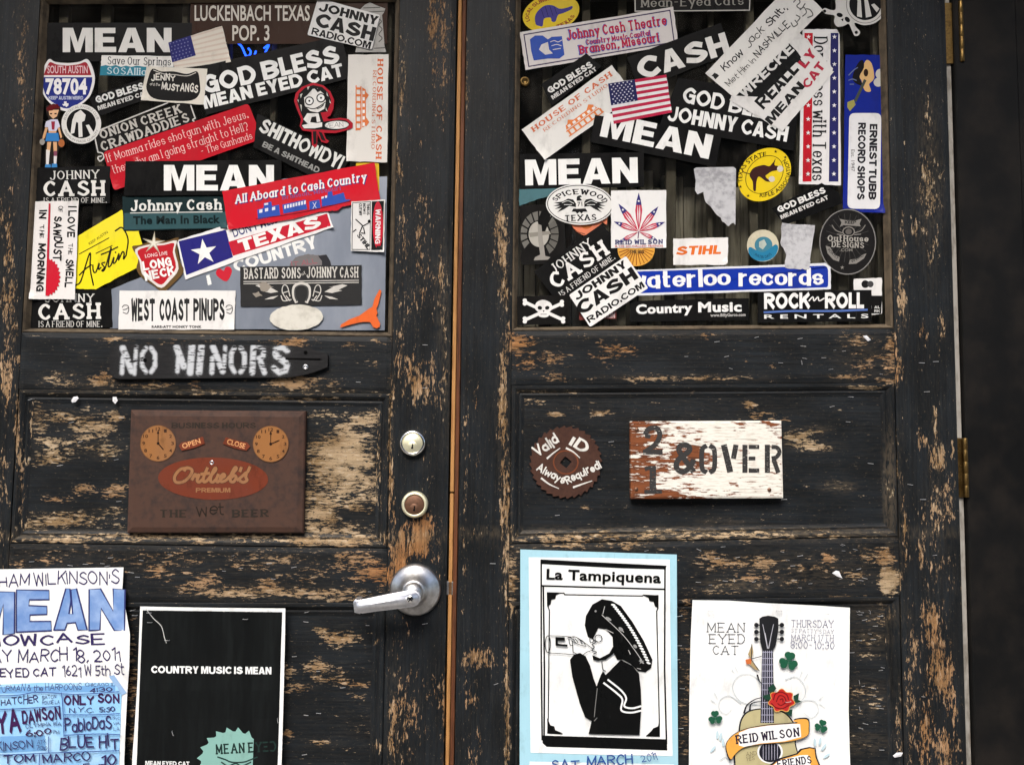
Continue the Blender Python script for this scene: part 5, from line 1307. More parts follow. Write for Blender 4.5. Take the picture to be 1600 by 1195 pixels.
# lower cluster
Flat('sticker', 'teal film strip peeking out behind the Spicewood oval', 'sticker', [(811, 296), (890, 294), (870, 304), (838, 312), (811, 322)], (78, 116, 122))
s = Flat('sticker', 'black square sticker with grey windmill-like statue emblem', 'sticker', [(813, 321), (880, 318), (886, 412), (814, 414)], (26, 25, 24))
for a in np.linspace(150, 320, 9):
    r = math.radians(a)
    s.poly([(843 + 20 * math.cos(r - .13), 366 + 22 * math.sin(r - .13)), (843 + 30 * math.cos(r - .15), 366 + 36 * math.sin(r - .15)), (843 + 30 * math.cos(r + .15), 366 + 36 * math.sin(r + .15)), (843 + 20 * math.cos(r + .13), 366 + 22 * math.sin(r + .13))], (112, 110, 104), 'ray')
for a in np.linspace(-30, 50, 5):
    r = math.radians(a)
    s.poly([(843 + 18 * math.cos(r - .13), 366 + 22 * math.sin(r - .13)), (843 + 30 * math.cos(r - .15), 366 + 36 * math.sin(r - .15)), (843 + 30 * math.cos(r + .15), 366 + 36 * math.sin(r + .15)), (843 + 18 * math.cos(r + .13), 366 + 22 * math.sin(r + .13))], (100, 98, 92), 'ray')
s.ell(842, 366, 16, 20, (176, 172, 162), name='disc').poly([(840, 346), (846, 330), (858, 326), (860, 340), (852, 362), (844, 362)], (20, 20, 20), 'bird').poly([(826, 364), (859, 361), (861, 366), (828, 371)], (140, 136, 126), 'arm').poly([(840, 350), (846, 352), (848, 372), (852, 400), (860, 402), (856, 406), (834, 407), (836, 402), (844, 398), (841, 376)], (150, 146, 138), 'statue')
s = Flat('oval_sticker', 'orange sticker fragment showing under the Spicewood oval', 'sticker', [(888, 345), (950, 335), (948, 352), (942, 347), (925, 364), (912, 368), (900, 362)], (226, 130, 94))
s.ell(916, 350, 9, 8, (190, 104, 50), name='face').lines([[(893, 354), (902, 362), (914, 366)]], 1.0, (60, 40, 34), 'outline')
s = Flat('oval_sticker', 'white oval sticker with black eagle reading SPICEWOOD TEXAS', 'sticker', ellipse(906, 319.5, 53, 32, 2), (230, 229, 224))
s.ring(906, 319.5, 50.5, 29.5, 1.2, (40, 40, 40), 2)
s.arc('SPICEWOOD', 906, 321, 38, 17, -163, -17, 8.5, (36, 36, 36), 'slab', 2).text('TEXAS', (883, 346), (932, 344), 9.5, (36, 36, 36), 'slab')
for sg in (-1, 1):
    X = lambda d: 905.5 + sg * d
    s.poly([(X(5), 319), (X(10), 312), (X(18), 310.5), (X(26), 315), (X(40), 317), (X(31), 319), (X(41), 322), (X(30), 322), (X(39), 327), (X(28), 325), (X(35), 332), (X(24), 327), (X(16), 322), (X(10), 323), (X(5), 324)], (34, 34, 34), 'wing').lines([[(X(9), 318), (X(18), 314), (X(27), 317)], [(X(12), 320), (X(24), 320)]], .9, (226, 226, 220), 'feather')
s.poly([(896, 326), (915, 326), (918, 331), (911, 331), (909, 334), (905.5, 331), (902, 334), (899, 331), (893, 331)], (34, 34, 34), 'tail').poly(catmull([(901, 312), (902, 307), (907, 305.5), (909, 308), (906, 309), (910, 314), (908, 318), (902, 318)], True, 3), (34, 34, 34), 'head').poly([(900, 314), (913, 313.5), (913, 326), (900, 326.5)], (226, 224, 218), 'badge').text('71', (902.5, 322.5), (910, 322), 6.5, (60, 60, 60), 'med')
q = [(834, 424), (940, 350), (986, 398), (890, 466), (866, 466)]
s = Flat('sticker', 'black tilted friend-of-mine sticker above the white tilted radio sticker', 'sticker', q, (22, 22, 22))
s.text('JOHNNY', (865, 428), (928, 383), 14, (226, 224, 220), 'serif').text('CASH', (868, 453), (954, 395), 25, (234, 232, 228), 'slab').text('IS A FRIEND OF MINE.', (877, 464), (962, 404), 8.5, (214, 212, 208), 'serif')
# sun burst and leaf
s = Flat('round_sticker', 'orange sunburst sticker half hidden below the leaf square', 'sticker', ellipse(994, 390, 29, 26), (224, 164, 70))
for i in range(13):
    a = math.radians(8 + i * 13.5)
    s.lines([[(994 + 12 * math.cos(a), 388 + 9 * math.sin(a)), (994 + 27 * math.cos(a), 390 + 24 * math.sin(a))]], 1.3, (150, 84, 30), 'ray', False)
s.text('THE BIG', (984, 396), (1006, 396), 5.5, (80, 60, 44), 'bold')
q = [(955, 298), (1041, 297), (1041, 387), (955, 388)]
s = Flat('sticker', 'white square sticker with red striped leaf tipped in blue', 'sticker', q, (234, 233, 230))
def leaflet(a, L, w):
    c, k = math.cos(math.radians(a)), math.sin(math.radians(a))
    B = (998, 362)
    p = lambda t, n: (B[0] + c * L * t - k * n, B[1] + k * L * t + c * n)
    s.poly([p(.02, 0), p(.3, w * .7), p(.55, w), p(.8, w * .6), p(1, 0), p(.8, -w * .6), p(.55, -w), p(.3, -w * .7)], (196, 52, 78), 'leaflet')
    s.polys([[p(.15, w * .15), p(.45, w * .45), p(.72, w * .3), p(.45, w * .1)], [p(.15, -w * .15), p(.45, -w * .45), p(.72, -w * .3), p(.45, -w * .1)]], (230, 226, 228), 'leaflet_stripe')
    s.poly([p(.68, w * .82), p(.8, w * .6), p(1, 0), p(.8, -w * .6), p(.68, -w * .82)], (58, 54, 120), 'leaflet_tip').poly(star(*p(.78, 0), 2.3), WHT, 'star')
for a, L, w in ((-90, 61, 5.5), (-126, 54, 5.5), (-52, 50, 5), (-158, 42, 4.5), (-20, 44, 4.5), (152, 36, 3), (24, 32, 3)): leaflet(a, L, w)
s.lines([[(998, 362), (997, 372)]], 1.4, (110, 60, 100), 'stem', False).text('REID WILSON', (961, 382), (1036, 381), 7, (58, 60, 110), 'slab').text('& HIS SO-CALLED FRIENDS', (961, 386.5), (1036, 385.5), 3, (196, 90, 90), 'med')
q = [(1052, 373), (1138, 371), (1137, 411), (1133, 414), (1052, 414)]
Flat('sticker', 'small white landscape sticker with orange slanted capitals', 'sticker', q, (234, 232, 228)).text('STIHL', (1056, 399), (1126, 397), 14, (226, 112, 44), 'black', shear=.2)
# torn backs
M_TORN = simple('torn_adhesive_paper', (.46, .46, .47, 1), .85, 0, .9, 130, .5, .1, (.24, .24, .25, 1))
Flat('sticker_remnant', 'torn grey sticker back, tall and ragged below, above the orange capitals sticker', 'sticker', [(1084, 264), (1088, 262), (1146, 261), (1150, 264), (1149, 352), (1146, 348), (1142, 350), (1138, 354), (1132, 348), (1128, 346), (1126, 340), (1120, 336), (1114, 328), (1110, 322), (1104, 318), (1101, 312), (1099, 300), (1094, 302), (1090, 304), (1086, 298), (1087, 282)], (170, 170, 172), mat=M_TORN)
s = Flat('oval_sticker', 'yellow oval sticker with brown charging bull and black rim lettering', 'sticker', ellipse(1194.5, 273, 46, 37, -46), (232, 202, 36))
s.ring(1194.5, 273, 33, 25.5, 1.0, (70, 56, 20), -46)
s.arc('TEXAS STATE', 1194.5, 273, 35.5, 27.5, -178, -70, 7, (46, 38, 20), 'med', -20).arc('RIFLE ASSOCIATION', 1194.5, 273, 41.5, 34.5, 118, -20, 6.5, (46, 38, 20), 'med', -20)
s.poly(catmull([(1171, 274), (1176, 264), (1184, 260), (1194, 258), (1202, 260), (1208, 254), (1212, 248), (1210, 258), (1216, 260), (1214, 266), (1206, 268), (1200, 272), (1196, 276), (1204, 284), (1196, 283), (1186, 276), (1182, 284), (1181, 298), (1177, 297), (1176, 284)], True, 3), (62, 36, 34), 'bull').lines([[(1172, 272), (1164, 270), (1160, 268)]], 1.5, (62, 36, 34), 'tail').polys([ellipse(1206, 280, 5, 4.5, 0, 12), ellipse(1219, 264, 5, 5, 0, 12)], (214, 206, 190), 'dust')
for c in ((1157, 292), (1169, 306), (1212, 237), (1227, 246)): s.poly(star(*c, 3), (60, 46, 20), 'star')
s = Flat('sticker', 'small black slanted GOD BLESS sticker between bull oval and dark oval', 'sticker', [(1206, 326), (1284, 286), (1310, 300), (1316, 318), (1226, 352)], BLK)
s.text('GOD BLESS', (1217, 333), (1291, 301), 10, (230, 228, 224), 'black').text('MEAN EYED CAT', (1221, 343), (1295, 311), 6.5, (214, 212, 208), 'black')
s = Flat('oval_sticker', 'black upright oval sticker with grey banners and winged outhouse emblem', 'sticker', ellipse(1324.5, 378, 45, 52), (32, 31, 31))
g = (134, 130, 124)
s.ring(1324.5, 378, 43.6, 50.5, 1.6, (128, 126, 122)).lines([[(1324 + 14 * math.cos(a), 372 + 16 * math.sin(a)), (1324 + 34 * math.cos(a), 372 + 38 * math.sin(a))] for a in np.linspace(0, 2 * math.pi, 22, False)], .7, (72, 70, 68), 'sunray', False)
s.poly([(1312, 342), (1320, 344), (1336, 345), (1346, 342), (1343, 350), (1345, 354), (1334, 353), (1318, 352), (1312, 355), (1315, 348)], g, 'banner').text('KEEP', (1320, 350), (1338, 350), 5, (40, 40, 40), 'bold').ring(1326, 362, 9, 7, 1.5, g).ell(1326, 362, 5, 4.5, (96, 92, 88), name='emblem').lines([[(1316, 364), (1306, 360), (1300, 352)], [(1336, 364), (1346, 360), (1352, 352)], [(1317, 367), (1308, 366)], [(1335, 367), (1345, 366)]], 1.4, g, 'wing')
s.text('OutHouse', (1293, 377), (1357, 378), 9.5, (168, 164, 156), 'slab').text('DESIGNS', (1299, 386), (1350, 388), 9, (168, 164, 156), 'slab').text('.COM', (1312, 393), (1332, 393), 4.5, g, 'med')
s.poly([(1290, 384), (1297, 386), (1304, 398), (1312, 402), (1311, 409), (1302, 406), (1293, 396)], g, 'banner').poly([(1354, 396), (1348, 398), (1340, 404), (1328, 406), (1326, 413), (1338, 412), (1350, 404)], g, 'banner').text('PORTLY', (1293, 391), (1308, 406), 4, (50, 50, 50), 'med').text('WEIRD', (1331, 411), (1350, 400), 4, (50, 50, 50), 'med').star(1316, 418, 3.5, g)
s = Flat('round_sticker', 'small round cream and blue sticker with a wave scene', 'sticker', ellipse(1192, 384, 25, 25), (206, 198, 172))
s.ell(1193, 383, 14, 13, (70, 128, 148), name='globe').poly(catmull([(1169, 392), (1172, 386), (1182, 391), (1192, 394), (1202, 389), (1212, 382), (1216, 388), (1211, 400), (1200, 407), (1186, 408), (1174, 402)], True, 3), (44, 124, 160), 'wave').polys([[(1186, 378), (1194, 374), (1198, 382), (1192, 390), (1186, 386)]], (180, 190, 180), 'land').arc('WATER DAYS', 1192, 384, 20, 20, 135, 45, 4.5, (30, 70, 100), 'med')
# records strip and neighbours
q = [(985, 422), (1290, 411), (1298, 418), (1298, 452), (985, 462)]
s = Flat('sticker', 'long blue strip sticker with white border reading waterloo records', 'sticker', q, (222, 224, 228))
s.poly(rnd([(975, 425), (1290, 415), (1294, 420), (1294, 449), (975, 459)], 4), (26, 54, 160), 'blue_field').text('waterloo', (984, 451), (1142, 445), 25, (236, 236, 236), 'deco').text('records', (1154, 446), (1287, 445), 25, (236, 236, 236), 'deco')
Flat('sticker_remnant', 'smaller torn grey sticker back overlapping the blue records strip', 'sticker', rag([(1222, 348), (1273, 352), (1267, 398), (1264, 421), (1245, 420), (1226, 418), (1229, 398), (1219, 380)], 1.2, 5, 4), (170, 170, 172), mat=M_TORN)
Flat('sticker', 'small red sign fragment peeping out beside the tilted radio sticker', 'sticker', [(905, 488), (963, 486), (963, 498), (905, 500)], (120, 60, 56)).text('TIXIN', (940, 497), (961, 497), 9, (206, 180, 176), 'bold')
s = Flat('sticker', 'black sticker with white skull and crossbones', 'sticker', [(808, 463), (890, 461), (892, 506), (808, 508)], (24, 23, 22))
bw = (232, 230, 226)
for a, b in (((820, 472), (880, 500)), ((878, 474), (820, 500))):
    s.lines([[a, b]], 5, bw, 'bone', False)
    for e in (a, b):
        s.polys([ellipse(e[0], e[1] - 2.6, 3.4, 3, 0, 12), ellipse(e[0], e[1] + 2.6, 3.4, 3, 0, 12)], bw, 'bone_end')
s.poly(catmull([(848, 468.5), (838, 473), (836, 482), (841, 488), (842, 494), (850, 496), (857, 494), (858, 488), (863, 482), (860, 473)], True, 4), bw, 'skull').polys([ellipse(843.5, 481, 3.6, 3, 10, 12), ellipse(855, 481, 3.6, 3, -10, 12), [(848, 485), (851, 485), (849.5, 488)]], (24, 24, 24), 'eye_socket').lines([[(845, 491), (854, 491)]], .9, (60, 60, 60), 'mouth', False)
s = Flat('sticker', 'black sticker with white Country Music lettering and a small web address', 'sticker', [(984, 470), (1170, 466), (1170, 500), (984, 503)], (20, 20, 20))
s.text('Country', (994, 491), (1082, 488), 15, (236, 235, 232), 'bold').text('Music', (1091, 488), (1159, 487), 16, (236, 235, 232), 'bold').text('www.BillyGarco.com', (1110, 495), (1165, 494), 5, (180, 178, 174), 'bold')
q = [(889, 461), (978, 400), (1013, 450), (922, 511)]
s = Flat('sticker', 'white tilted radio station sticker covering the start of the records strip', 'sticker', rnd(q, 3), (234, 233, 229))
s.text('JOHNNY', (901, 470), (981, 416), 12, INKB, 'black').text('CASH', (908, 494), (998, 434), 21, INKB, 'black').text('RADIO.COM', (921, 505), (1008, 448), 10, INKB, 'bold')
s = Flat('sticker', 'small white sticker with black discs above the rentals sticker', 'sticker', [(1334, 436), (1378, 434), (1378, 490), (1362, 492), (1334, 480)], (226, 225, 222))
s.ell(1352, 444, 6, 6, (30, 30, 30), name='disc').ell(1360, 444, 5, 5, (70, 70, 70), name='disc').poly([(1362, 462), (1378, 462), (1377, 490), (1362, 490)], (24, 24, 24), 'black_corner').text('AL', (1366, 482), (1375, 482), 4, (200, 200, 196), 'bold').text('RK', (1366, 488), (1375, 488), 4, (200, 200, 196), 'bold')
s = Flat('sticker', 'black sticker reading ROCK n ROLL RENTALS over a blue brush line', 'sticker', [(1184, 456), (1362, 453), (1362, 502), (1184, 504)], (22, 22, 22))
s.text('ROCK', (1194, 483), (1266, 482), 25, (236, 235, 232), 'black').text('ROLL', (1289, 482), (1350, 482), 25, (236, 235, 232), 'black').lines([[(1264, 470), (1270, 464), (1272, 470), (1278, 464), (1280, 470), (1288, 466)]], 2, bw, 'letter_n').lines([[(1194, 488), (1240, 486), (1300, 486), (1355, 484)]], 3, (84, 112, 176), 'brush_line').text('R E N T A L S', (1194, 498), (1357, 497), 6.5, (226, 226, 222), 'med')
eye = lathe('eyelet', W(820, 128, GLASSFRONT), [(.0080, GLASSFRONT), (.0078, GLASSFRONT - .002), (.0062, GLASSFRONT - .0035), (.0045, GLASSFRONT - .0030), (.0040, GLASSFRONT - .0002), (0, GLASSFRONT - .0001)], M_BRASS, None, 28)
tag(eye, 'small brass ring eyelet on the glass under the theatre bumper sticker', 'eyelet')
# ------------------------------------------------------------------ plates and signs screwed to the leaves
def on(obj, y):
    f = Flat.__new__(Flat); f.y = y; f.wave = None; f.o = obj; f.var = 2.2
    return f
# sprayed chainsaw bar
def spray_material():
    b = NB('sprayed_steel_bar')
    at = b.new('ShaderNodeAttribute', attribute_name='spray').outputs['Fac']
    p = b.geo()
    n = b.noise(p, 900, 3, .6); n2 = b.noise(b.scl(p, 1, 1, 6), 60, 4, .6)
    f = b.math('MULTIPLY', at, b.ramp(b.math('ADD', n, b.math('MULTIPLY', at, .50)), .54, .74), clamp=True)
    f = b.math('MULTIPLY', f, b.ramp(n2, .62, .54))
    base = b.mix(b.ramp(n2, .4, .7), (.007, .007, .0075, 1), (.014, .0135, .014, 1))
    b.set(Base_Color=b.mix(f, base, (.46, .48, .50, 1)), Roughness=.55)
    b.b.inputs['Specular IOR Level'].default_value = .2
    return b.m
STRK = []
def seg(*pts, w=8.5):
    for a, b in zip(pts, pts[1:]): STRK.append((a, b, w * .84))
seg((190.5, 583), (192, 558), w=6); seg((192, 544), (206, 580), w=10); seg((213, 542), (210, 584), w=6)
seg((228, 544), (222, 553), (222, 572), (228, 581), w=7); seg((236, 544), (242, 553), (242, 572), (236, 581), w=7)
seg((277, 580), (279, 556), w=5); seg((276, 543), (287, 572), w=9); seg((300, 541), (297, 582), w=9)
seg((315, 541), (311, 582), w=9); seg((331, 582), (332, 560), w=7); seg((333, 542), (348, 580), w=9.5); seg((352, 541), (350, 575), w=6)
seg((366, 544), (361, 553), (361, 571), (366, 581), w=7.5); seg((376, 544), (382, 553), (382, 571), (376, 581), w=7.5)
seg((396, 541), (394, 582), w=8.5); seg((404, 543), (412, 546), (411, 557), (404, 560), w=6); seg((406, 562), (413, 582), w=7)
seg((449, 548), (441, 543), (431, 546), (430, 553), w=7); seg((432, 556), (446, 566), w=9); seg((449, 570), (446, 579), (436, 582), (428, 575), w=7)
def barline(x):
    t = np.clip((x - 440) / 72, 0, 1); l = np.clip((186 - x) / 14, 0, 1)
    top = 538 + 2 * (x - 180) / 330 + 14 * t ** 2.2 + 10 * l ** 2
    bot = 592 - 3 * (x - 180) / 330 - 16 * t ** 2.0 - 8 * l ** 2
    return top, bot
nx, ny = 250, 40
YB = -.0065
xs = np.linspace(172, 512, nx)
V2 = []
for j in range(ny):
    tp, bt = barline(xs)
    V2.append(np.stack([xs, tp + (bt - tp) * j / (ny - 1)], 1))
V2 = np.concatenate(V2)
dist = np.full(len(V2), 99.0)
for a, b, w in STRK:
    a, b = np.array(a, float), np.array(b, float)
    d = b - a
    t = np.clip(((V2 - a) @ d) / (d @ d), 0, 1)
    dist = np.minimum(dist, np.linalg.norm(V2 - a - t[:, None] * d, axis=1) - w / 2)
spray = np.clip(1 - (dist + 1.6) / 4.2, 0, 1) + .33 * np.exp(-np.maximum(dist, 0) / 5.0) * (np.sin(V2[:, 0] * .045 + 1) * .5 + .5)
F3 = Wn(V2, YB)
Fc = [(j * nx + i, (j + 1) * nx + i, (j + 1) * nx + i + 1, j * nx + i + 1) for j in range(ny - 1) for i in range(nx - 1)]
rim = list(range(nx)) + [j * nx + nx - 1 for j in range(1, ny)] + [(ny - 1) * nx + i for i in range(nx - 2, -1, -1)] + [j * nx for j in range(ny - 2, 0, -1)]
B3 = F3[rim].copy(); B3[:, 1] = .0008
n0 = len(F3)
Fc += [(rim[i], rim[(i + 1) % len(rim)], n0 + (i + 1) % len(rim), n0 + i) for i in range(len(rim))]
bar = mesh('stencilled_bar', np.vstack([F3, B3]), Fc, spray_material())
at = bar.data.attributes.new('spray', 'FLOAT', 'POINT')
at.data.foreach_set('value', np.concatenate([np.clip(spray, 0, 1), np.zeros(len(B3))]).astype(np.float32))
tag(bar, 'black chainsaw guide bar sprayed with white stencil NO MINORS', 'sign')
bf = on(bar, YB - .0001)
bf.poly([(446, 559), (500, 560), (503, 561.5), (500, 563), (446, 562)], (8, 8, 8), 'slot').ell(477.5, 551, 3, 3, (6, 6, 6), name='hole', n=16).ell(226.5, 563, 3, 3.4, (6, 6, 6), name='hole', n=16)
lathe('screw', W(477.5, 573.5, YB), [(.0044, YB), (.0044, YB - .0012), (.0022, YB - .0018), (.0016, YB - .0010), (0, YB - .0008)], M_STEEL, bar, 20)

# rusty beer sign with clocks
M_RUST = simple('rust_brown_enamel', (.066, .036, .026, 1), .65, 0, 1.0, 110, .2, .12, (.036, .025, .022, 1))
YP = -.0035
sg_ = prism('metal_sign', [(203, 640), (477, 642), (473, 833), (197, 833)], YP + .0, .0088, M_RUST, None, .0, 1)
bpy.data.objects.remove(sg_)
P = Wn([(203, 640), (477, 642), (473, 833), (197, 833)], YP)
bm = bmesh.new()
cx, cz = P[:, 0].mean(), P[:, 2].mean()
lay = [(1.0, .0088), (1.0, YP + .0042), (.985, YP + .0022), ('in', YP)]
rings = []
for sc, y in lay:
    if sc == 'in': rings.append([bm.verts.new((p[0] - .0095 * np.sign(p[0] - cx), y, p[2] - .0095 * np.sign(p[2] - cz))) for p in P])
    elif sc < 1: rings.append([bm.verts.new((p[0] - .0018 * np.sign(p[0] - cx), y, p[2] - .0018 * np.sign(p[2] - cz))) for p in P])
    else: rings.append([bm.verts.new((p[0], y, p[2])) for p in P])
for a, b in zip(rings, rings[1:]):
    for i in range(4): bm.faces.new((a[i], a[(i + 1) % 4], b[(i + 1) % 4], b[i]))
bm.faces.new(rings[-1])
so = from_bm('metal_sign', bm, M_RUST)
tag(so, 'rusty brown metal beer sign with two orange clock faces and an orange oval', 'sign')
s = on(so, YP - .00008)
dk = (54, 48, 42)
s.text('BUSINESS HOURS', (268, 669), (400, 669), 9, dk, 'bold').text('THE', (250, 808), (291, 808), 12, dk, 'slab').text('Wet', (306, 806), (350, 806), 20, (46, 40, 35), 'hand').text('BEER', (362, 808), (420, 807), 12, dk, 'slab')
oc, cream = (124, 60, 40), (158, 110, 72)
s.ell(333, 747.5, 86, 33, (118, 56, 37), 1, 'oval')
def Z(pts): return [(180 + x / 5, 620 + y / 5) for x, y in pts]
ort = [[(575, 555), (510, 565), (465, 620), (475, 665), (535, 660), (585, 615), (600, 570), (560, 552), (540, 575)], [(600, 645), (625, 602), (632, 622), (655, 606), (640, 650), (655, 665), (680, 645)], [(720, 555), (690, 630), (692, 662), (715, 655), (740, 625)], [(672, 602), (735, 596)], [(740, 625), (785, 570), (778, 556), (752, 610), (745, 655), (765, 664), (790, 640)], [(805, 605), (790, 645), (800, 664), (822, 645)], [(822, 640), (855, 618), (845, 602), (822, 625), (826, 660), (862, 652), (890, 625)], [(890, 625), (945, 565), (935, 552), (905, 610), (900, 655), (925, 662), (945, 630), (930, 612), (912, 625)], [(985, 552), (975, 580)], [(955, 650), (1000, 612), (1025, 590), (1020, 625), (1030, 650), (1000, 666), (975, 655)], [(1052, 548), (1035, 585)]]
s.lines([Z(p) for p in ort], 7.0, (96, 58, 40), 'script_outline').lines([Z(p) for p in ort], 4.6, cream, 'script_lettering').text('PREMIUM', (306, 769), (360, 769), 7, cream, 'bold')  # wide dark strokes print an outline around the lighter script
for cx_, cy_, hr in ((247, 692.5, (255, 702)), (423, 693.5, (436, 688))):
    s.ell(cx_, cy_, 28, 28.5, (154, 106, 64), name='clock_face').ring(cx_, cy_, 27.6, 28, 1.0, (120, 84, 56), name='clock_rim')
    for k in range(1, 13):
        a = math.radians(30 * k - 90)
        x, y = cx_ + 22.5 * math.cos(a), cy_ + 22.5 * math.sin(a)
        w = 2.2 if k < 10 else 3.6
        s.text(str(k), (x - w, y + 2.6), (x + w, y + 2.6), 5.2, (70, 46, 34), 'med', 'numeral')
    s.lines([[(cx_, cy_), (cx_, cy_ - 20)]], 1.1, (44, 30, 26), 'minute_hand', False).lines([[(cx_, cy_), hr]], 1.6, (44, 30, 26), 'hour_hand', False).poly([(cx_ - 2, cy_ - 15), (cx_, cy_ - 21), (cx_ + 2, cy_ - 15)], (44, 30, 26), 'hand_tip').ell(cx_, cy_, 2.2, 2.2, (40, 28, 24), name='hub', n=14)
s.poly([(279, 696), (284, 691), (300, 688), (317, 682), (320, 693), (302, 700), (284, 704)], oc, 'banner').text('OPEN', (286, 701), (314, 692), 8, (226, 164, 108), 'med').poly([(353, 683), (370, 688), (386, 691), (391, 697), (385, 704), (366, 700), (348, 693)], oc, 'banner').text('CLOSE', (354, 693), (382, 701), 8, (226, 164, 108), 'med')
lathe('grommet', W(331, 722.5, YP), [(.0034, YP), (.0032, YP - .0008), (.0020, YP - .0008), (.0018, YP - .0001), (0, YP - .0001)], M_CHROME, so, 20)

# saw blade
def blade():
    C0, n = (884, 722), 288
    yf, yb = .0058, .0082
    out, inn = [], []
    for i in range(n):
        a = 2 * math.pi * i / n
        t = (i / n * 32) % 1.0
        r = 53.5 + 5.0 * (t ** 1.3) if t < .82 else 58.5 - 5.0 * (t - .82) / .18
        out.append((C0[0] + r * math.cos(a), C0[1] + r * math.sin(a)))
        m = max(abs(math.cos(a + .1)) + abs(math.sin(a + .1)), .2)
        inn.append((C0[0] + 9.5 / m * math.cos(a), C0[1] + 9.5 / m * math.sin(a)))
    A, B = Wn(out, yf), Wn(inn, yf)
    A2, B2 = A.copy(), B.copy(); A2[:, 1] = yb; B2[:, 1] = yb
    V = np.vstack([A, B, A2, B2]); Fc = []
    for i in range(n):
        j = (i + 1) % n
        Fc += [(i, j, n + j, n + i), (i, 2 * n + i, 2 * n + j, j), (n + i, n + j, 3 * n + j, 3 * n + i)]
    return mesh('saw_blade', V, Fc, simple('rusted_steel', (.058, .025, .016, 1), .8, 0, .75, 160, .3, .2, (.034, .016, .012, 1)))
bo = blade()
tag(bo, 'rusty circular saw blade lettered in white Valid ID Always Required', 'sign')
s = on(bo, .0057)
s.ring(884, 722, 19, 18, 2.0, (120, 66, 40), 8, 'worn_ring')
ch = (222, 220, 212)
s.text('Valid', (840, 715), (876, 691), 17, ch, 'handb').text('ID', (888, 694), (914, 710), 16, ch, 'handb').text('Always', (837, 734), (880, 757), 13, ch, 'handb').text('Required!', (886, 757), (941, 731), 13, ch, 'handb')
s.lines([[(855, 716), (864, 708), (875, 700)], [(885, 700), (896, 706), (906, 715)], [(846, 747), (858, 756), (873, 763)], [(896, 761), (910, 756), (925, 751)]], 2.4, ch, 'underline', taper=(1.3, .5))
# plank sign
def sign_material():
    b = NB('flaking_white_over_red_board')
    uv = b.new('ShaderNodeUVMap', uv_map='grain').outputs[0]
    w = b.new('ShaderNodeAttribute', attribute_name='flake').outputs['Fac']
    n1 = b.noise(b.scl(uv, 26, 120, 1), 1, 5, .62, .3); n2 = b.noise(b.scl(uv, 60, 420, 1, 4, 2), 1, 4, .6); n3 = b.noise(b.scl(uv, 12, 700, 1), 1, 3, .5)
    m = b.math('MULTIPLY_ADD', b.math('SUBTRACT', b.math('MULTIPLY_ADD', n1, .55, b.math('MULTIPLY', n2, .45)), .5), 3.2, .5)
    f = b.ramp(b.math('MULTIPLY_ADD', w, .55, m), .86, .90)
    red = b.mix(b.ramp(n1, .35, .6), (.085, .028, .012, 1), (.19, .060, .022, 1))
    red = b.mix(b.math('MULTIPLY', b.ramp(n3, .54, .64), .7), red, (.05, .025, .015, 1))
    wht = b.mix(b.ramp(n2, .45, .68), (.70, .67, .60, 1), (.52, .48, .41, 1))
    wht = b.mix(b.math('MULTIPLY', b.ramp(n3, .62, .68), .6), wht, (.12, .09, .06, 1))
    b.bump(b.math('ADD', b.math('MULTIPLY', f, -1), b.math('MULTIPLY', n3, .4)), .6, .0007)
    b.set(Base_Color=b.mix(f, wht, red), Roughness=.75)
    b.b.inputs['Specular IOR Level'].default_value = .15
    return b.m
YS = -.006
Q = Wn([(985, 658), (1221, 657), (1224, 778), (986, 779)], YS)
ps = board('plank_sign', [(p[0], p[2]) for p in Q], YS, .0142, 'h', None, .003, .0012)
ps.data.materials.clear(); ps.data.materials.append(sign_material())
vv = np.empty(len(ps.data.vertices) * 3); ps.data.vertices.foreach_get('co', vv)
pp = proj(vv.reshape(-1, 3) + np.array(ps.location))
fl = .17 + .86 / (1 + np.exp((pp[:, 0] - 1052 - 14 * np.sin(pp[:, 1] * .09)) / 16)) + .5 * np.exp(-((pp[:, 0] - 1205) / 26) ** 2 - ((pp[:, 1] - 666) / 16) ** 2) + .8 * np.exp(-((pp[:, 0] - 1085) / 24) ** 2 - ((pp[:, 1] - 712) / 26) ** 2) + .4 * np.exp(-((pp[:, 0] - 1100) / 70) ** 2 - ((pp[:, 1] - 772) / 9) ** 2) + .4 * np.exp(-((pp[:, 0] - 1160) / 10) ** 2 - ((pp[:, 1] - 660) / 7) ** 2)
a_ = ps.data.attributes.new('flake', 'FLOAT', 'POINT'); a_.data.foreach_set('value', fl.astype(np.float32))
tag(ps, 'flaking white and red wooden plank sign stencilled 21 & OVER', 'sign')
def worn_black():
    b = NB('worn_stencil_black')
    p = b.scl(b.geo(), 1, 1, 5)
    n = b.noise(p, 130, 5, .65)
    tr = b.new('ShaderNodeBsdfTransparent'); mx = b.new('ShaderNodeMixShader')
    b.put(mx.inputs[0], b.ramp(n, .60, .64)); b.l.new(b.b.outputs[0], mx.inputs[1]); b.l.new(tr.outputs[0], mx.inputs[2]); b.l.new(mx.outputs[0], b.out.inputs[0])
    b.set(Base_Color=(.017, .016, .015, 1), Roughness=.7)
    return b.m
WB = worn_black()
s = on(ps, YS - .0001)
def strk(lst, name):
    I = Ink2D()
    for p, w, sm in lst: I.ribbon(catmull(p) if sm else p, w, cap=.1)
    s.put(I.v, I.f, I.k, BLK, name, WB)
strk([([(1008, 679), (1014, 670), (1026, 669), (1031, 680), (1024, 694), (1008, 706)], 8, True), ([(1005, 706), (1035, 706)], 8, False), ([(1008, 681), (1016, 682)], 6, False)], 'numeral')
strk([([(1020, 728), (1020, 769)], 10, False), ([(1007, 768), (1034, 768)], 6, False), ([(1008, 733), (1017, 730)], 6, False)], 'numeral')
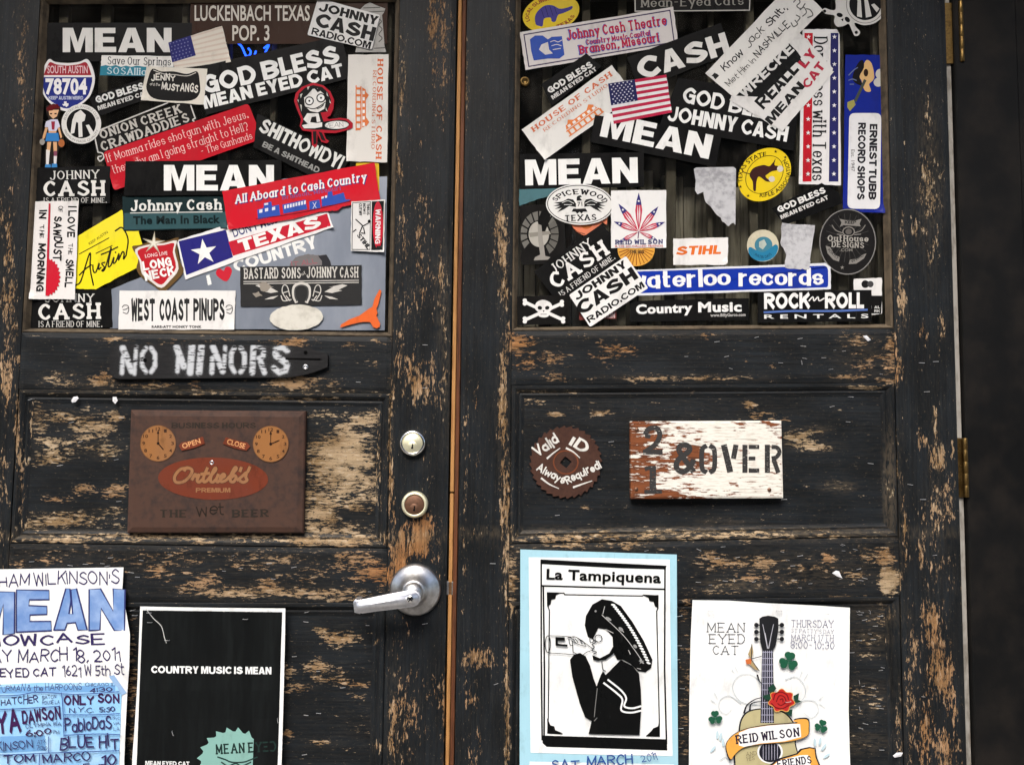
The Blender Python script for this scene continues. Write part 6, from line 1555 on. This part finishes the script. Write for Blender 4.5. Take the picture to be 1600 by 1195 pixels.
strk([([(1084, 737), (1062, 706), (1064, 696), (1074, 696), (1077, 704), (1060, 718), (1057, 730), (1066, 737), (1078, 730), (1084, 718)], 8.5, True)], 'letter')
strk([([(1104, 696), (1097, 703), (1097, 731), (1104, 738)], 7.5, True), ([(1109, 696), (1116, 703), (1116, 731), (1109, 738)], 7.5, True)], 'letter')
strk([([(1131, 695), (1141, 737)], 9.5, False), ([(1150, 695), (1146, 716)], 8, False)], 'letter')
strk([([(1164, 695), (1164, 738)], 8, False), ([(1170, 698), (1186, 698)], 6.5, False), ([(1170, 716), (1180, 716)], 6, False), ([(1170, 735), (1186, 735)], 6.5, False)], 'letter')
strk([([(1199, 695), (1199, 738)], 8, False), ([(1206, 698), (1214, 699), (1218, 706), (1213, 714), (1206, 716)], 6.5, True), ([(1209, 718), (1216, 738)], 7, False)], 'letter')
for x, y in ((995, 671), (994, 764), (1202, 765)):
    lathe('nail_head', W(x, y, YS), [(.0032, YS), (.003, YS - .0008), (0, YS - .001)], M_BROWNBRASS, ps, 14)

# scraps of paper and plastic still pinned to the wood
for pts, y, lab in (([(111, 626), (115, 620), (121, 619), (123, 622), (118, 628), (113, 629)], .0015, 'white torn scrap pinned near the top of the panel beside another'), ([(176, 620), (182, 620), (184, 626), (180, 631), (176, 627)], .0015, 'white curled scrap pinned directly above the beer sign corner'),
                    ([(1300, 895), (1306, 891), (1311, 892), (1316, 903), (1308, 900)], -.0005, 'white and blue torn paper scrap on the rail above the guitar poster'), ([(1348, 525), (1354, 524), (1361, 531), (1356, 533)], -.0005, 'tiny white torn scrap on the rail below the rentals sticker'),
                    ([(1395, 1180), (1401, 1175), (1411, 1175), (1408, 1181), (1398, 1183)], -.0005, 'folded white scrap beside the hinge stile near the guitar poster')):
    P = Wn(pts, y)
    c = P.mean(0) + np.array((0, -.0009, 0))
    V = [tuple(p) for p in P] + [tuple(c)]
    n = len(P)
    tag(mesh('paper_scrap', V, [(i, (i + 1) % n, n) for i in range(n)], ink((226, 226, 228))), lab, 'paper scrap')

# ------------------------------------------------------------------ posters
def wav(ax, fx, ay, fy, curl=None, folds=()):
    def f(x, y):
        x, y = np.asarray(x, float), np.asarray(y, float)
        v = .0014 + .0010 * np.sin(x * fx + y * fy * .35 + ax) + .0010 * np.sin(y * fy + ay)
        for cx_, cy_ in folds:
            if cx_: v = v + .0022 * np.clip(1 - np.abs(x - cx_) / 44, 0, 1)
            if cy_: v = v + .0022 * np.clip(1 - np.abs(y - cy_) / 44, 0, 1)
        if curl is not None: v = v + curl(x, y)
        return v
    return f
PB = -.0004
PAPER = (244, 246, 244)
vi, lb = (58, 48, 96), (142, 196, 232)
s = Flat('poster', 'hand-lettered white and blue gig poster listing bands for March 18', 'poster', [(-64, 890), (193, 886), (191, 925), (198, 960), (203, 990), (202, 1040), (199, 1080), (196, 1140), (194, 1190), (197, 1250), (-66, 1250)], PAPER, PB, .0001,
         wave=wav(.3, .03, 1.2, .028, lambda x, y: .005 * np.clip((x - 165) / 35, 0, 1) ** 2 * (1 + .5 * np.sin(y * .045))))
s.text("GRAHAM WILKINSON'S", (-50, 915), (187, 912), 20, vi, 'hand')
def mean_big(col, gx, gy):
    I = Ink2D()
    for ch, x0, x1, y0, y1 in (('M', -50, 22, 924, 990), ('E', 26, 79, 921, 986), ('A', 85, 137, 920, 984), ('N', 140, 195, 920, 984)):
        w = max(p[0] for p in BLOCK[ch])
        rj = random.Random(ch)
        I.coat = 0
        cxx, cyy = (x0 + x1) / 2, (y0 + y1) / 2
        out = []
        for p in BLOCK[ch]:
            out.append((x0 + p[0] / w * (x1 - x0) + rj.uniform(-1.5, 1.5), y1 - p[1] * (y1 - y0) + rj.uniform(-1.5, 1.5)))
        if gx: I.ribbon(out + out[:1], gx, cap=.6)
        else: I.poly(out)
    return I
WASH = simple('blue_watercolour', (.13, .24, .50, 1), .7, 0, .9, 26, 0, .1, (.34, .46, .68, 1))
WASH2 = simple('pale_blue_watercolour', (.25, .50, .78, 1), .7, 0, .9, 18, 0, .1, (.50, .70, .82, 1))
I = mean_big(None, 0, 0); s.put(I.v, I.f, I.k, (116, 146, 196), 'lettering', WASH)
I = mean_big(None, 2.4, 0); s.put(I.v, I.f, I.k, (54, 60, 112), 'lettering_outline')
s.text('SHOWCASE', (-46, 1010), (164, 1004), 17, vi, 'brush').text('FRIDAY MARCH 18, 2011', (-62, 1036), (189, 1032), 20, vi, 'hand').text('MEAN EYED CAT', (-56, 1059), (88, 1055), 15, vi, 'brush').text('1621 W 5th St', (97, 1056), (194, 1054), 17, vi, 'hand')
s.poly([(-66, 1072), (60, 1066), (184, 1066), (190, 1082), (188, 1140), (186, 1190), (189, 1250), (-66, 1250)], lb, 'blue_wash', WASH2)
s.polys([[(170, 1056), (178, 1054), (198, 1082), (190, 1086)]], (150, 184, 222), 'tape').polys([[(-60, 1074), (180, 1070), (180, 1080), (-60, 1084)], [(0, 1150), (70, 1148), (72, 1172), (0, 1176)]], (116, 170, 222), 'blue_wash')
s.text('FURMAN & the HARPOONS', (-4, 1080), (128, 1077), 10, vi, 'hand').text('CHICAGO IL', (133, 1072), (180, 1071), 5.5, vi, 'hand').text('4:30', (140, 1081), (176, 1080), 8, vi, 'brush')
s.text('THATCHER', (-8, 1102), (60, 1098), 12, vi, 'brush').text('BATON', (66, 1092), (88, 1090), 6, vi, 'hand').text('ROUGE LA', (66, 1100), (93, 1099), 6, vi, 'hand').text('ONLY SON', (100, 1101), (187, 1097), 15, (66, 36, 80), 'handb').text('N.Y.C.', (108, 1113), (146, 1112), 8, vi, 'hand').text('5:30', (155, 1112), (180, 1111), 8, vi, 'brush')
s.text('YA', (-4, 1148), (34, 1143), 36, (66, 36, 80), 'handb').text('DAWSON', (35, 1130), (96, 1122), 20, (66, 36, 80), 'handb').text('OLYMPIA WA', (40, 1137), (96, 1133), 7, vi, 'hand').text('6:00', (40, 1150), (81, 1147), 10, (66, 36, 80), 'brush').text('PM', (83, 1147), (93, 1146), 6, vi, 'hand')
s.text('PabloDaS', (101, 1142), (175, 1139), 20, vi, 'brush').text('NYC', (176, 1124), (187, 1124), 5, vi, 'hand').text('VIA', (177, 1132), (187, 1132), 5, vi, 'hand').text('LA', (177, 1141), (187, 1141), 5, vi, 'hand')
s.text('WILKINSON', (-30, 1174), (52, 1168), 14, vi, 'hand').text('ATX', (58, 1161), (72, 1161), 6, vi, 'hand').text('7:30', (57, 1171), (74, 1171), 7, vi, 'hand').text('BLUE HIT', (93, 1170), (186, 1167), 19, vi, 'brush').text('TOM', (6, 1194), (55, 1190), 14, vi, 'brush').text('MARCO', (66, 1192), (142, 1188), 14, vi, 'brush').text('BENEVENTO', (66, 1212), (180, 1208), 14, vi, 'brush').text('10', (158, 1196), (182, 1196), 18, vi, 'brush')
s.lines([[(-60, 1086), (20, 1086), (60, 1081), (120, 1084), (186, 1080)], [(-60, 1109), (20, 1107), (92, 1103)], [(96, 1082), (98, 1103), (100, 1150)], [(100, 1116), (150, 1116), (187, 1114)], [(100, 1148), (150, 1146), (187, 1147)], [(-60, 1180), (30, 1178), (70, 1176), (186, 1172)], [(76, 1150), (76, 1176)], [(62, 1178), (60, 1215)]], 1.5, (70, 96, 156), 'rule')

s = Flat('poster', 'black poster with white border reading COUNTRY MUSIC IS MEAN', 'poster', [(219, 947), (330, 949), (446, 950), (445, 1010), (443, 1090), (441, 1160), (438, 1250), (204, 1250), (207, 1180), (210, 1140), (215, 1060), (217, 1000)], PAPER, PB, .0001,
         wave=wav(1.1, .02, .4, .022, lambda x, y: .006 * np.clip((y - 1120) / 80, 0, 1) * np.clip((245 - x) / 40, 0, 1) + .003 * np.clip((x - 410) / 36, 0, 1) ** 2, ((0, 1078),)))
s.poly([(223, 953), (441, 956), (439, 1010), (437, 1090), (435, 1160), (432, 1250), (211, 1250), (214, 1180), (217, 1100), (221, 1000)], (20, 22, 22), 'black_field', simple('black_poster_ink', (.006, .0068, .0068, 1), .4, 0, .6, 40, 0, .08, (.011, .0135, .0135, 1), (4, 1, .4)))
teeth = []
for i in range(40):
    a = 2 * math.pi * i / 40
    for t, r in ((0, 50), (.55, 57), (.75, 50)):
        aa = a - 2 * math.pi / 20 * t if i % 2 == 0 else None
        if aa is not None: teeth.append((364 + r * math.cos(aa), 1192 + r * math.sin(aa)))
teeth = [p for p in sorted(teeth, key=lambda p: math.atan2(p[1] - 1192, p[0] - 364)) if p[0] < 402]
s.poly(teeth, (136, 182, 172), 'saw_blade').text('MEAN EYED', (337, 1178), (432, 1173), 16, (34, 52, 48), 'slab').lines([[(340, 1182), (352, 1186), (362, 1190), (380, 1190), (392, 1186), (402, 1182)], [(346, 1190), (356, 1196), (368, 1192), (378, 1196), (392, 1190)]], 2.2, (40, 62, 58), 'cat_ears')
s.text('COUNTRY MUSIC IS MEAN', (236, 1051), (424, 1053), 11.5, (238, 240, 238), 'black').text('MEAN EYED CAT', (227, 1195), (296, 1196), 7, (232, 234, 232), 'black')
s.lines([[(228, 951), (240, 966), (252, 978), (257, 996), (260, 1004)]], 1.2, (196, 198, 194), 'crease')
for x, y, r in ((233, 957, 0), (234, 972, 0), (326, 952, 0), (383, 967, 0), (261, 1000, 0), (421, 954, 20), (270, 1145, 70), (434, 1125, 80)):
    staple(x, y, s.y - .0034, s.o, r, .85)

s = Flat('poster', 'white poster on blue border showing a drinker in an embroidered sombrero', 'poster', [(813, 858), (935, 862), (1057.5, 866), (1058, 1000), (1059, 1120), (1060, 1250), (812, 1250), (812, 1100), (813, 960)], (170, 214, 228), PB, .0001, wave=wav(2.0, .018, .9, .02, None, ((0, 1034), (946, 0))))
def z7(pts): return [(780 + x / 3.366, 840 + y / 3.366) for x, y in pts]
s.poly(z7([(155, 102), (520, 105), (897, 114), (900, 500), (912, 1146), (500, 1138), (165, 1128), (160, 600)]), PAPER, 'white_panel').poly(z7([(160, 1175), (920, 1190), (925, 1380), (160, 1380)]), PAPER, 'white_panel')
K = (16, 17, 17)
s.polys([z7([(218, 113), (880, 146), (876, 166), (640, 160), (440, 150), (222, 138)]), z7([(228, 1038), (882, 1058), (884, 1117), (600, 1108), (250, 1098), (228, 1078)])], K, 'black_bar')
s.lines([z7([(221, 120), (221, 600), (226, 1060)]), z7([(872, 150), (870, 700), (880, 1080)]), z7([(225, 252), (870, 270)]), z7([(232, 260), (238, 700), (236, 1040)])], 2.6, K, 'frame_line', False)
s.lines([z7([(265, 290), (340, 290), (345, 298), (752, 305), (760, 300), (830, 304)]), z7([(260, 290), (258, 365), (264, 380), (258, 940), (255, 1025), (330, 1030)]), z7([(830, 304), (834, 372), (828, 385), (842, 960), (842, 1042), (775, 1040)])], 1.7, K, 'frame_line', False)
s.polys([z7([(250, 285), (330, 287), (300, 300), (295, 320), (275, 325), (270, 350), (252, 362)]), z7([(838, 300), (756, 302), (785, 315), (790, 332), (812, 335), (818, 358), (838, 372)]), z7([(252, 945), (270, 985), (290, 990), (295, 1010), (335, 1026), (255, 1028)]), z7([(842, 960), (835, 990), (810, 1000), (800, 1015), (772, 1040), (842, 1044)])], K, 'corner_ornament')
s.text('La Tampiquena', z7([(248, 218)])[0], z7([(850, 238)])[0], 16.5, K, 'semi')
s.poly(z7([(540, 322), (592, 330), (640, 358), (700, 440), (760, 540), (806, 640), (800, 682), (770, 706), (730, 700), (690, 662), (650, 640), (620, 640), (600, 600), (596, 520), (562, 482), (522, 474), (492, 532), (466, 520), (450, 460), (456, 410), (490, 350)]), K, 'sombrero')
for i in range(24):
    t = i / 23
    x, y = 600 + 184 * t + 8 * math.sin(t * 3), 352 + 306 * t - 14 * math.sin(t * 3.1)
    s.poly(z7(ellipse(x, y, 12, 5.2, 12 + 8 * t, 10)), PAPER, 'brim_stitch')
s.lines([z7([(540, 405), (600, 460), (660, 520), (720, 600), (760, 660)]), z7([(555, 360), (545, 400)]), z7([(560, 480), (600, 500)]), z7([(630, 470), (655, 495)]), z7([(680, 590), (690, 612)]), z7([(740, 640), (755, 655)]), z7([(725, 685), (745, 690)])], 1.0, (190, 190, 188), 'embroidery').polys([z7(ellipse(640, 480, 14, 9, 40, 10)), z7(ellipse(575, 425, 18, 7, 30, 10)), z7(star(748, 650, 16)), z7(ellipse(715, 570, 12, 8, 45, 10)), z7(ellipse(507, 385, 6, 6, 0, 8))], (150, 150, 148), 'embroidery')
s.poly(z7([(372, 640), (395, 612), (425, 604), (455, 622), (478, 672), (495, 735), (512, 780), (535, 720), (545, 700), (560, 720), (590, 690), (640, 640), (700, 672), (735, 712), (745, 800), (748, 880), (738, 1036), (470, 1030), (486, 962), (452, 942), (424, 870), (385, 730)]), K, 'jacket')
s.lines([z7([(572, 745), (640, 800), (668, 842), (658, 884), (700, 895), (746, 884)]), z7([(550, 762), (618, 815), (648, 850), (642, 905), (690, 918), (746, 908)])], 2.8, PAPER, 'jacket_braid').lines([z7([(500, 962), (515, 945)]), z7([(516, 790), (508, 860), (500, 940)])], 1.2, (120, 120, 118), 'fold')
s.polys([z7([(490, 616), (530, 632), (580, 606), (604, 560), (616, 570), (600, 610), (560, 640), (520, 646), (494, 640)]), z7([(596, 520), (618, 560), (640, 560), (650, 640), (636, 632), (612, 590)])], K, 'beard')
s.lines([z7([(492, 530), (506, 548), (488, 560), (500, 572), (490, 590), (512, 600), (496, 610)]), z7([(540, 650), (545, 690), (560, 700)]), z7([(605, 610), (630, 640)])], 1.3, K, 'face_line').ring(*z7([(522, 528)])[0], 5.5, 5.5, 1.3, K, name='sunglasses').ring(*z7([(486, 535)])[0], 3, 4.5, 1.1, K, name='sunglasses')
s.lines([z7([(260, 514), (330, 516), (395, 522)]), z7([(262, 604), (330, 608), (395, 614)]), z7([(360, 524), (400, 520), (440, 545), (470, 565)]), z7([(380, 540), (420, 560), (455, 570)]), z7([(390, 600), (430, 618), (460, 600), (490, 590)]), z7([(385, 540), (388, 600)]), z7([(400, 530), (415, 550)]), z7([(372, 522), (392, 536), (402, 552)]), z7([(412, 526), (428, 540), (436, 558)]), z7([(428, 534), (446, 548), (452, 562)]), z7([(366, 530), (372, 560), (388, 566)]), z7([(470, 565), (495, 585)])], 1.1, K, 'bottle_line').ring(*z7([(256, 558)])[0], 4, 13, 1.2, K, name='bottle_base').poly(z7([(296, 520), (345, 522), (346, 540), (308, 540), (308, 556), (360, 560), (358, 572), (296, 566)]), K, 'bottle_label')
s.text('SAT. MARCH', z7([(275, 1215)])[0], z7([(705, 1190)])[0], 16, (50, 84, 150), 'brush').text('2011', z7([(748, 1182)])[0], z7([(835, 1165)])[0], 12, (50, 84, 150), 'hand')

s = Flat('poster', 'white poster with guitar, rose, shamrocks and orange ribbons', 'poster', [(1082, 937), (1140, 938), (1200, 942), (1265, 945), (1328, 949), (1327, 1040), (1326, 1110), (1330, 1250), (1076, 1250), (1077, 1100), (1079, 1000)], PAPER, PB, .0001, wave=wav(.7, .022, 2.2, .019, lambda x, y: .004 * np.clip((x - 1300) / 28, 0, 1) ** 2, ((0, 1056), (1210, 0))))
def z8(pts): return [(1060 + x / 3.366, 840 + y / 3.366) for x, y in pts]
z8p = lambda x, y: z8([(x, y)])[0]
tt = (50, 52, 62)
s.text('MEAN', z8p(148, 495), z8p(352, 497), 15, tt, 'tattoo').text('EYED', z8p(158, 556), z8p(350, 556), 15, tt, 'tattoo').text('CAT', z8p(180, 612), z8p(315, 614), 14, tt, 'tattoo')
tp = (78, 78, 122)
s.text('THURSDAY', z8p(593, 468), z8p(818, 471), 11, tp, 'tattoo').text("ST PATTY'S DAY", z8p(593, 497), z8p(818, 503), 6, tp, 'tattoo').text('MARCH 17TH', z8p(592, 538), z8p(818, 542), 9.5, tp, 'tattoo').text('8:00-10:30', z8p(590, 580), z8p(820, 585), 12, tp, 'tattoo')
fg = (206, 214, 216)
s.lines([z8([(430, 880), (330, 860), (285, 790), (310, 730), (370, 715), (420, 745), (430, 790)]), z8([(330, 870), (270, 830), (220, 850), (215, 900), (250, 925), (280, 900)]), z8([(560, 745), (620, 730), (665, 780), (660, 840), (610, 880)]), z8([(610, 890), (660, 855), (720, 860), (735, 910), (700, 945), (660, 920)]), z8([(280, 690), (295, 710)]), z8([(300, 680), (312, 705)]), z8([(170, 850), (200, 870)]), z8([(190, 815), (205, 845)]), z8([(650, 700), (640, 730)]), z8([(680, 715), (660, 745)]), z8([(740, 870), (775, 890)]), z8([(740, 850), (765, 830)]), z8([(215, 1170), (250, 1150), (270, 1180)])], 1.0, fg, 'filigree', taper=(1.2, .6))
for x, y, r in ((222, 1045, 10), (235, 1075, -5), (182, 1110, 40), (205, 1035, 0), (745, 1070, 10), (718, 1075, -5), (765, 1100, 35), (780, 1145, 55)):
    s.poly(z8(ellipse(x, y, 7, 22, r, 12)), (196, 220, 228), 'drop')
dkc, tan_ = (34, 34, 42), (190, 180, 136)
body = catmull([(296, 1250), (290, 1110), (312, 1040), (325, 960), (360, 912), (430, 895), (505, 898), (565, 920), (605, 965), (622, 1010), (618, 1080), (640, 1160), (660, 1250)], n=4)
s.poly(z8([tuple(p) for p in body]), dkc, 'guitar_outline').poly(z8([(480 + (p[0] - 480) * .955, 1080 + (p[1] - 1080) * .965) for p in body]), tan_, 'guitar_body')
s.ell(*z8p(482, 1125), 20, 18, PAPER, name='sound_hole_ring').ell(*z8p(482, 1125), 17, 16, dkc, name='sound_hole')
s.poly(z8([(441, 580), (497, 580), (503, 972), (431, 972)]), (44, 44, 56), 'guitar_neck')
s.lines([z8([(436 + 4 * (1 - i / 11), 600 + i * 33), (500 - 4 * (1 - i / 11), 600 + i * 33)]) for i in range(12)] + [z8([(446 + i * 11, 590), (440 + i * 13, 972)]) for i in range(5)] + [z8([(446 + i * 15, 1085), (446 + i * 15, 1165)]) for i in range(6)], .8, (186, 186, 206), 'string', False)
s.poly(z8([(426, 424), (440, 414), (472, 408), (508, 414), (525, 424), (526, 480), (512, 565), (498, 592), (442, 592), (430, 545)]), (36, 37, 40), 'headstock')
for x0, x1 in ((430, 410), (522, 544)):
    for y in (458, 494, 531):
        s.ell(*z8p(x1, y), 3.6, 3.6, (36, 37, 40), name='tuning_peg', n=14).lines([z8([(x0, y), (x1, y)])], 1.6, (36, 37, 40), 'peg_stem', False)
s.lines([z8([(444, 455), (468, 580)]), z8([(456, 500), (470, 580)]), z8([(500, 455), (474, 580)]), z8([(490, 500), (476, 580)])], .9, (190, 190, 200), 'string', False)
s.polys([z8([(388, 556), (394, 600), (384, 640), (366, 612)]), z8([(380, 640), (430, 700), (400, 690), (370, 660)])], (170, 150, 110), 'butterfly_wing').polys([z8([(352, 640), (386, 632), (382, 662), (358, 664)])], (200, 110, 60), 'butterfly_body').lines([z8([(386, 560), (384, 640)]), z8([(384, 640), (425, 698)]), z8([(384, 636), (436, 622)])], 1.2, dkc, 'butterfly_line', False)
s.lines([z8([(415, 720), (425, 750), (440, 768)]), z8([(345, 920), (360, 880), (400, 850), (440, 838)]), z8([(375, 905), (385, 870), (440, 858)])], 2.0, dkc, 'scroll', taper=(1.4, .5))
def shamrock(x, y, r, rot):
    for a in (-90, 30, 150):
        aa = math.radians(a + rot)
        cx_, cy_ = x + r * .55 * math.cos(aa), y + r * .55 * math.sin(aa)
        s.polys([z8(ellipse(cx_ + r * .22 * math.cos(aa + 1.2), cy_ + r * .22 * math.sin(aa + 1.2), r * .36, r * .36, 0, 14)), z8(ellipse(cx_ + r * .22 * math.cos(aa - 1.2), cy_ + r * .22 * math.sin(aa - 1.2), r * .36, r * .36, 0, 14)), z8(ellipse(cx_ - r * .2 * math.cos(aa), cy_ - r * .2 * math.sin(aa), r * .3, r * .3, 0, 12))], (36, 90, 66), 'shamrock_leaf')
    s.lines([z8([(x, y), (x + r * .8 * math.cos(math.radians(90 + rot)), y + r * .8 * math.sin(math.radians(90 + rot)))])], 1.1, (70, 110, 90), 'shamrock_stem')
shamrock(580, 648, 50, 12); shamrock(194, 945, 37, -5); shamrock(752, 990, 35, 20)
s.polys([z8([(470, 790), (500, 765), (515, 790), (490, 830)]), z8([(460, 850), (440, 830), (480, 820), (500, 860)]), z8([(605, 830), (635, 815), (630, 850), (652, 862), (610, 868)]), z8([(560, 905), (600, 900), (596, 940), (570, 925)])], (36, 70, 54), 'rose_leaf')
pet = [(543 + (66 + 8 * math.sin(7 * a)) * math.cos(a), 856 + (58 + 7 * math.sin(7 * a)) * math.sin(a)) for a in np.linspace(0, 2 * math.pi, 48, False)]
s.poly(z8(pet), (222, 160, 80), 'rose_edge').poly(z8([(543 + (p[0] - 543) * .93, 855 + (p[1] - 856) * .92) for p in pet]), (196, 44, 40), 'rose').lines([z8([(500, 850), (510, 820), (540, 810), (570, 825), (580, 850)]), z8([(515, 860), (530, 830), (555, 835), (565, 860), (540, 880), (522, 870)]), z8([(490, 870), (510, 890), (545, 897), (580, 880)]), z8([(535, 850), (548, 845), (550, 862)])], 1.8, (120, 22, 28), 'rose_petal')
rb = catmull([(250, 1080), (290, 1032), (360, 1000), (470, 980), (560, 973), (630, 966), (605, 955), (640, 945), (685, 950), (690, 1000), (684, 1035), (640, 1058), (560, 1074), (430, 1086), (340, 1105), (292, 1145), (272, 1172), (252, 1130)], True, 4)
s.poly(z8([tuple(p) for p in rb]), dkc, 'ribbon_outline').poly(z8([(466 + (p[0] - 466) * .978, 1050 + (p[1] - 1050) * .93) for p in rb]), (236, 170, 76), 'ribbon_end')
s.poly(z8([(318, 1024), (370, 1002), (470, 986), (600, 976), (640, 978), (646, 1046), (560, 1068), (430, 1080), (345, 1098), (318, 1090)]), PAPER, 'ribbon').text('REID WILSON', z8p(303, 1084), z8p(640, 1042), 14, (46, 36, 56), 'slab')
rb2 = [(400, 1260), (520, 1160), (620, 1132), (640, 1108), (690, 1098), (722, 1104), (728, 1150), (748, 1200), (760, 1260)]
s.poly(z8(rb2), dkc, 'ribbon_outline').poly(z8([(415, 1260), (525, 1168), (625, 1138), (650, 1114), (690, 1105), (716, 1110), (721, 1152), (740, 1200), (750, 1260)]), (236, 170, 76), 'ribbon_end').poly(z8([(420, 1260), (530, 1170), (640, 1142), (690, 1140), (700, 1260)]), PAPER, 'ribbon').text('FRIENDS', z8p(520, 1208), z8p(702, 1184), 12, (46, 36, 56), 'slab').text('AND', z8p(356, 1146), z8p(412, 1140), 6, (70, 60, 50), 'tattoo').text('HIS', z8p(360, 1172), z8p(402, 1166), 6, (70, 60, 50), 'tattoo')
for x, y, r in ((1110.5, 955, 0), (1218, 954, 0), (1291, 959, 0), (1232, 1096, -10)):
    staple(x, y, s.y - .0034, s.o, r, .95)
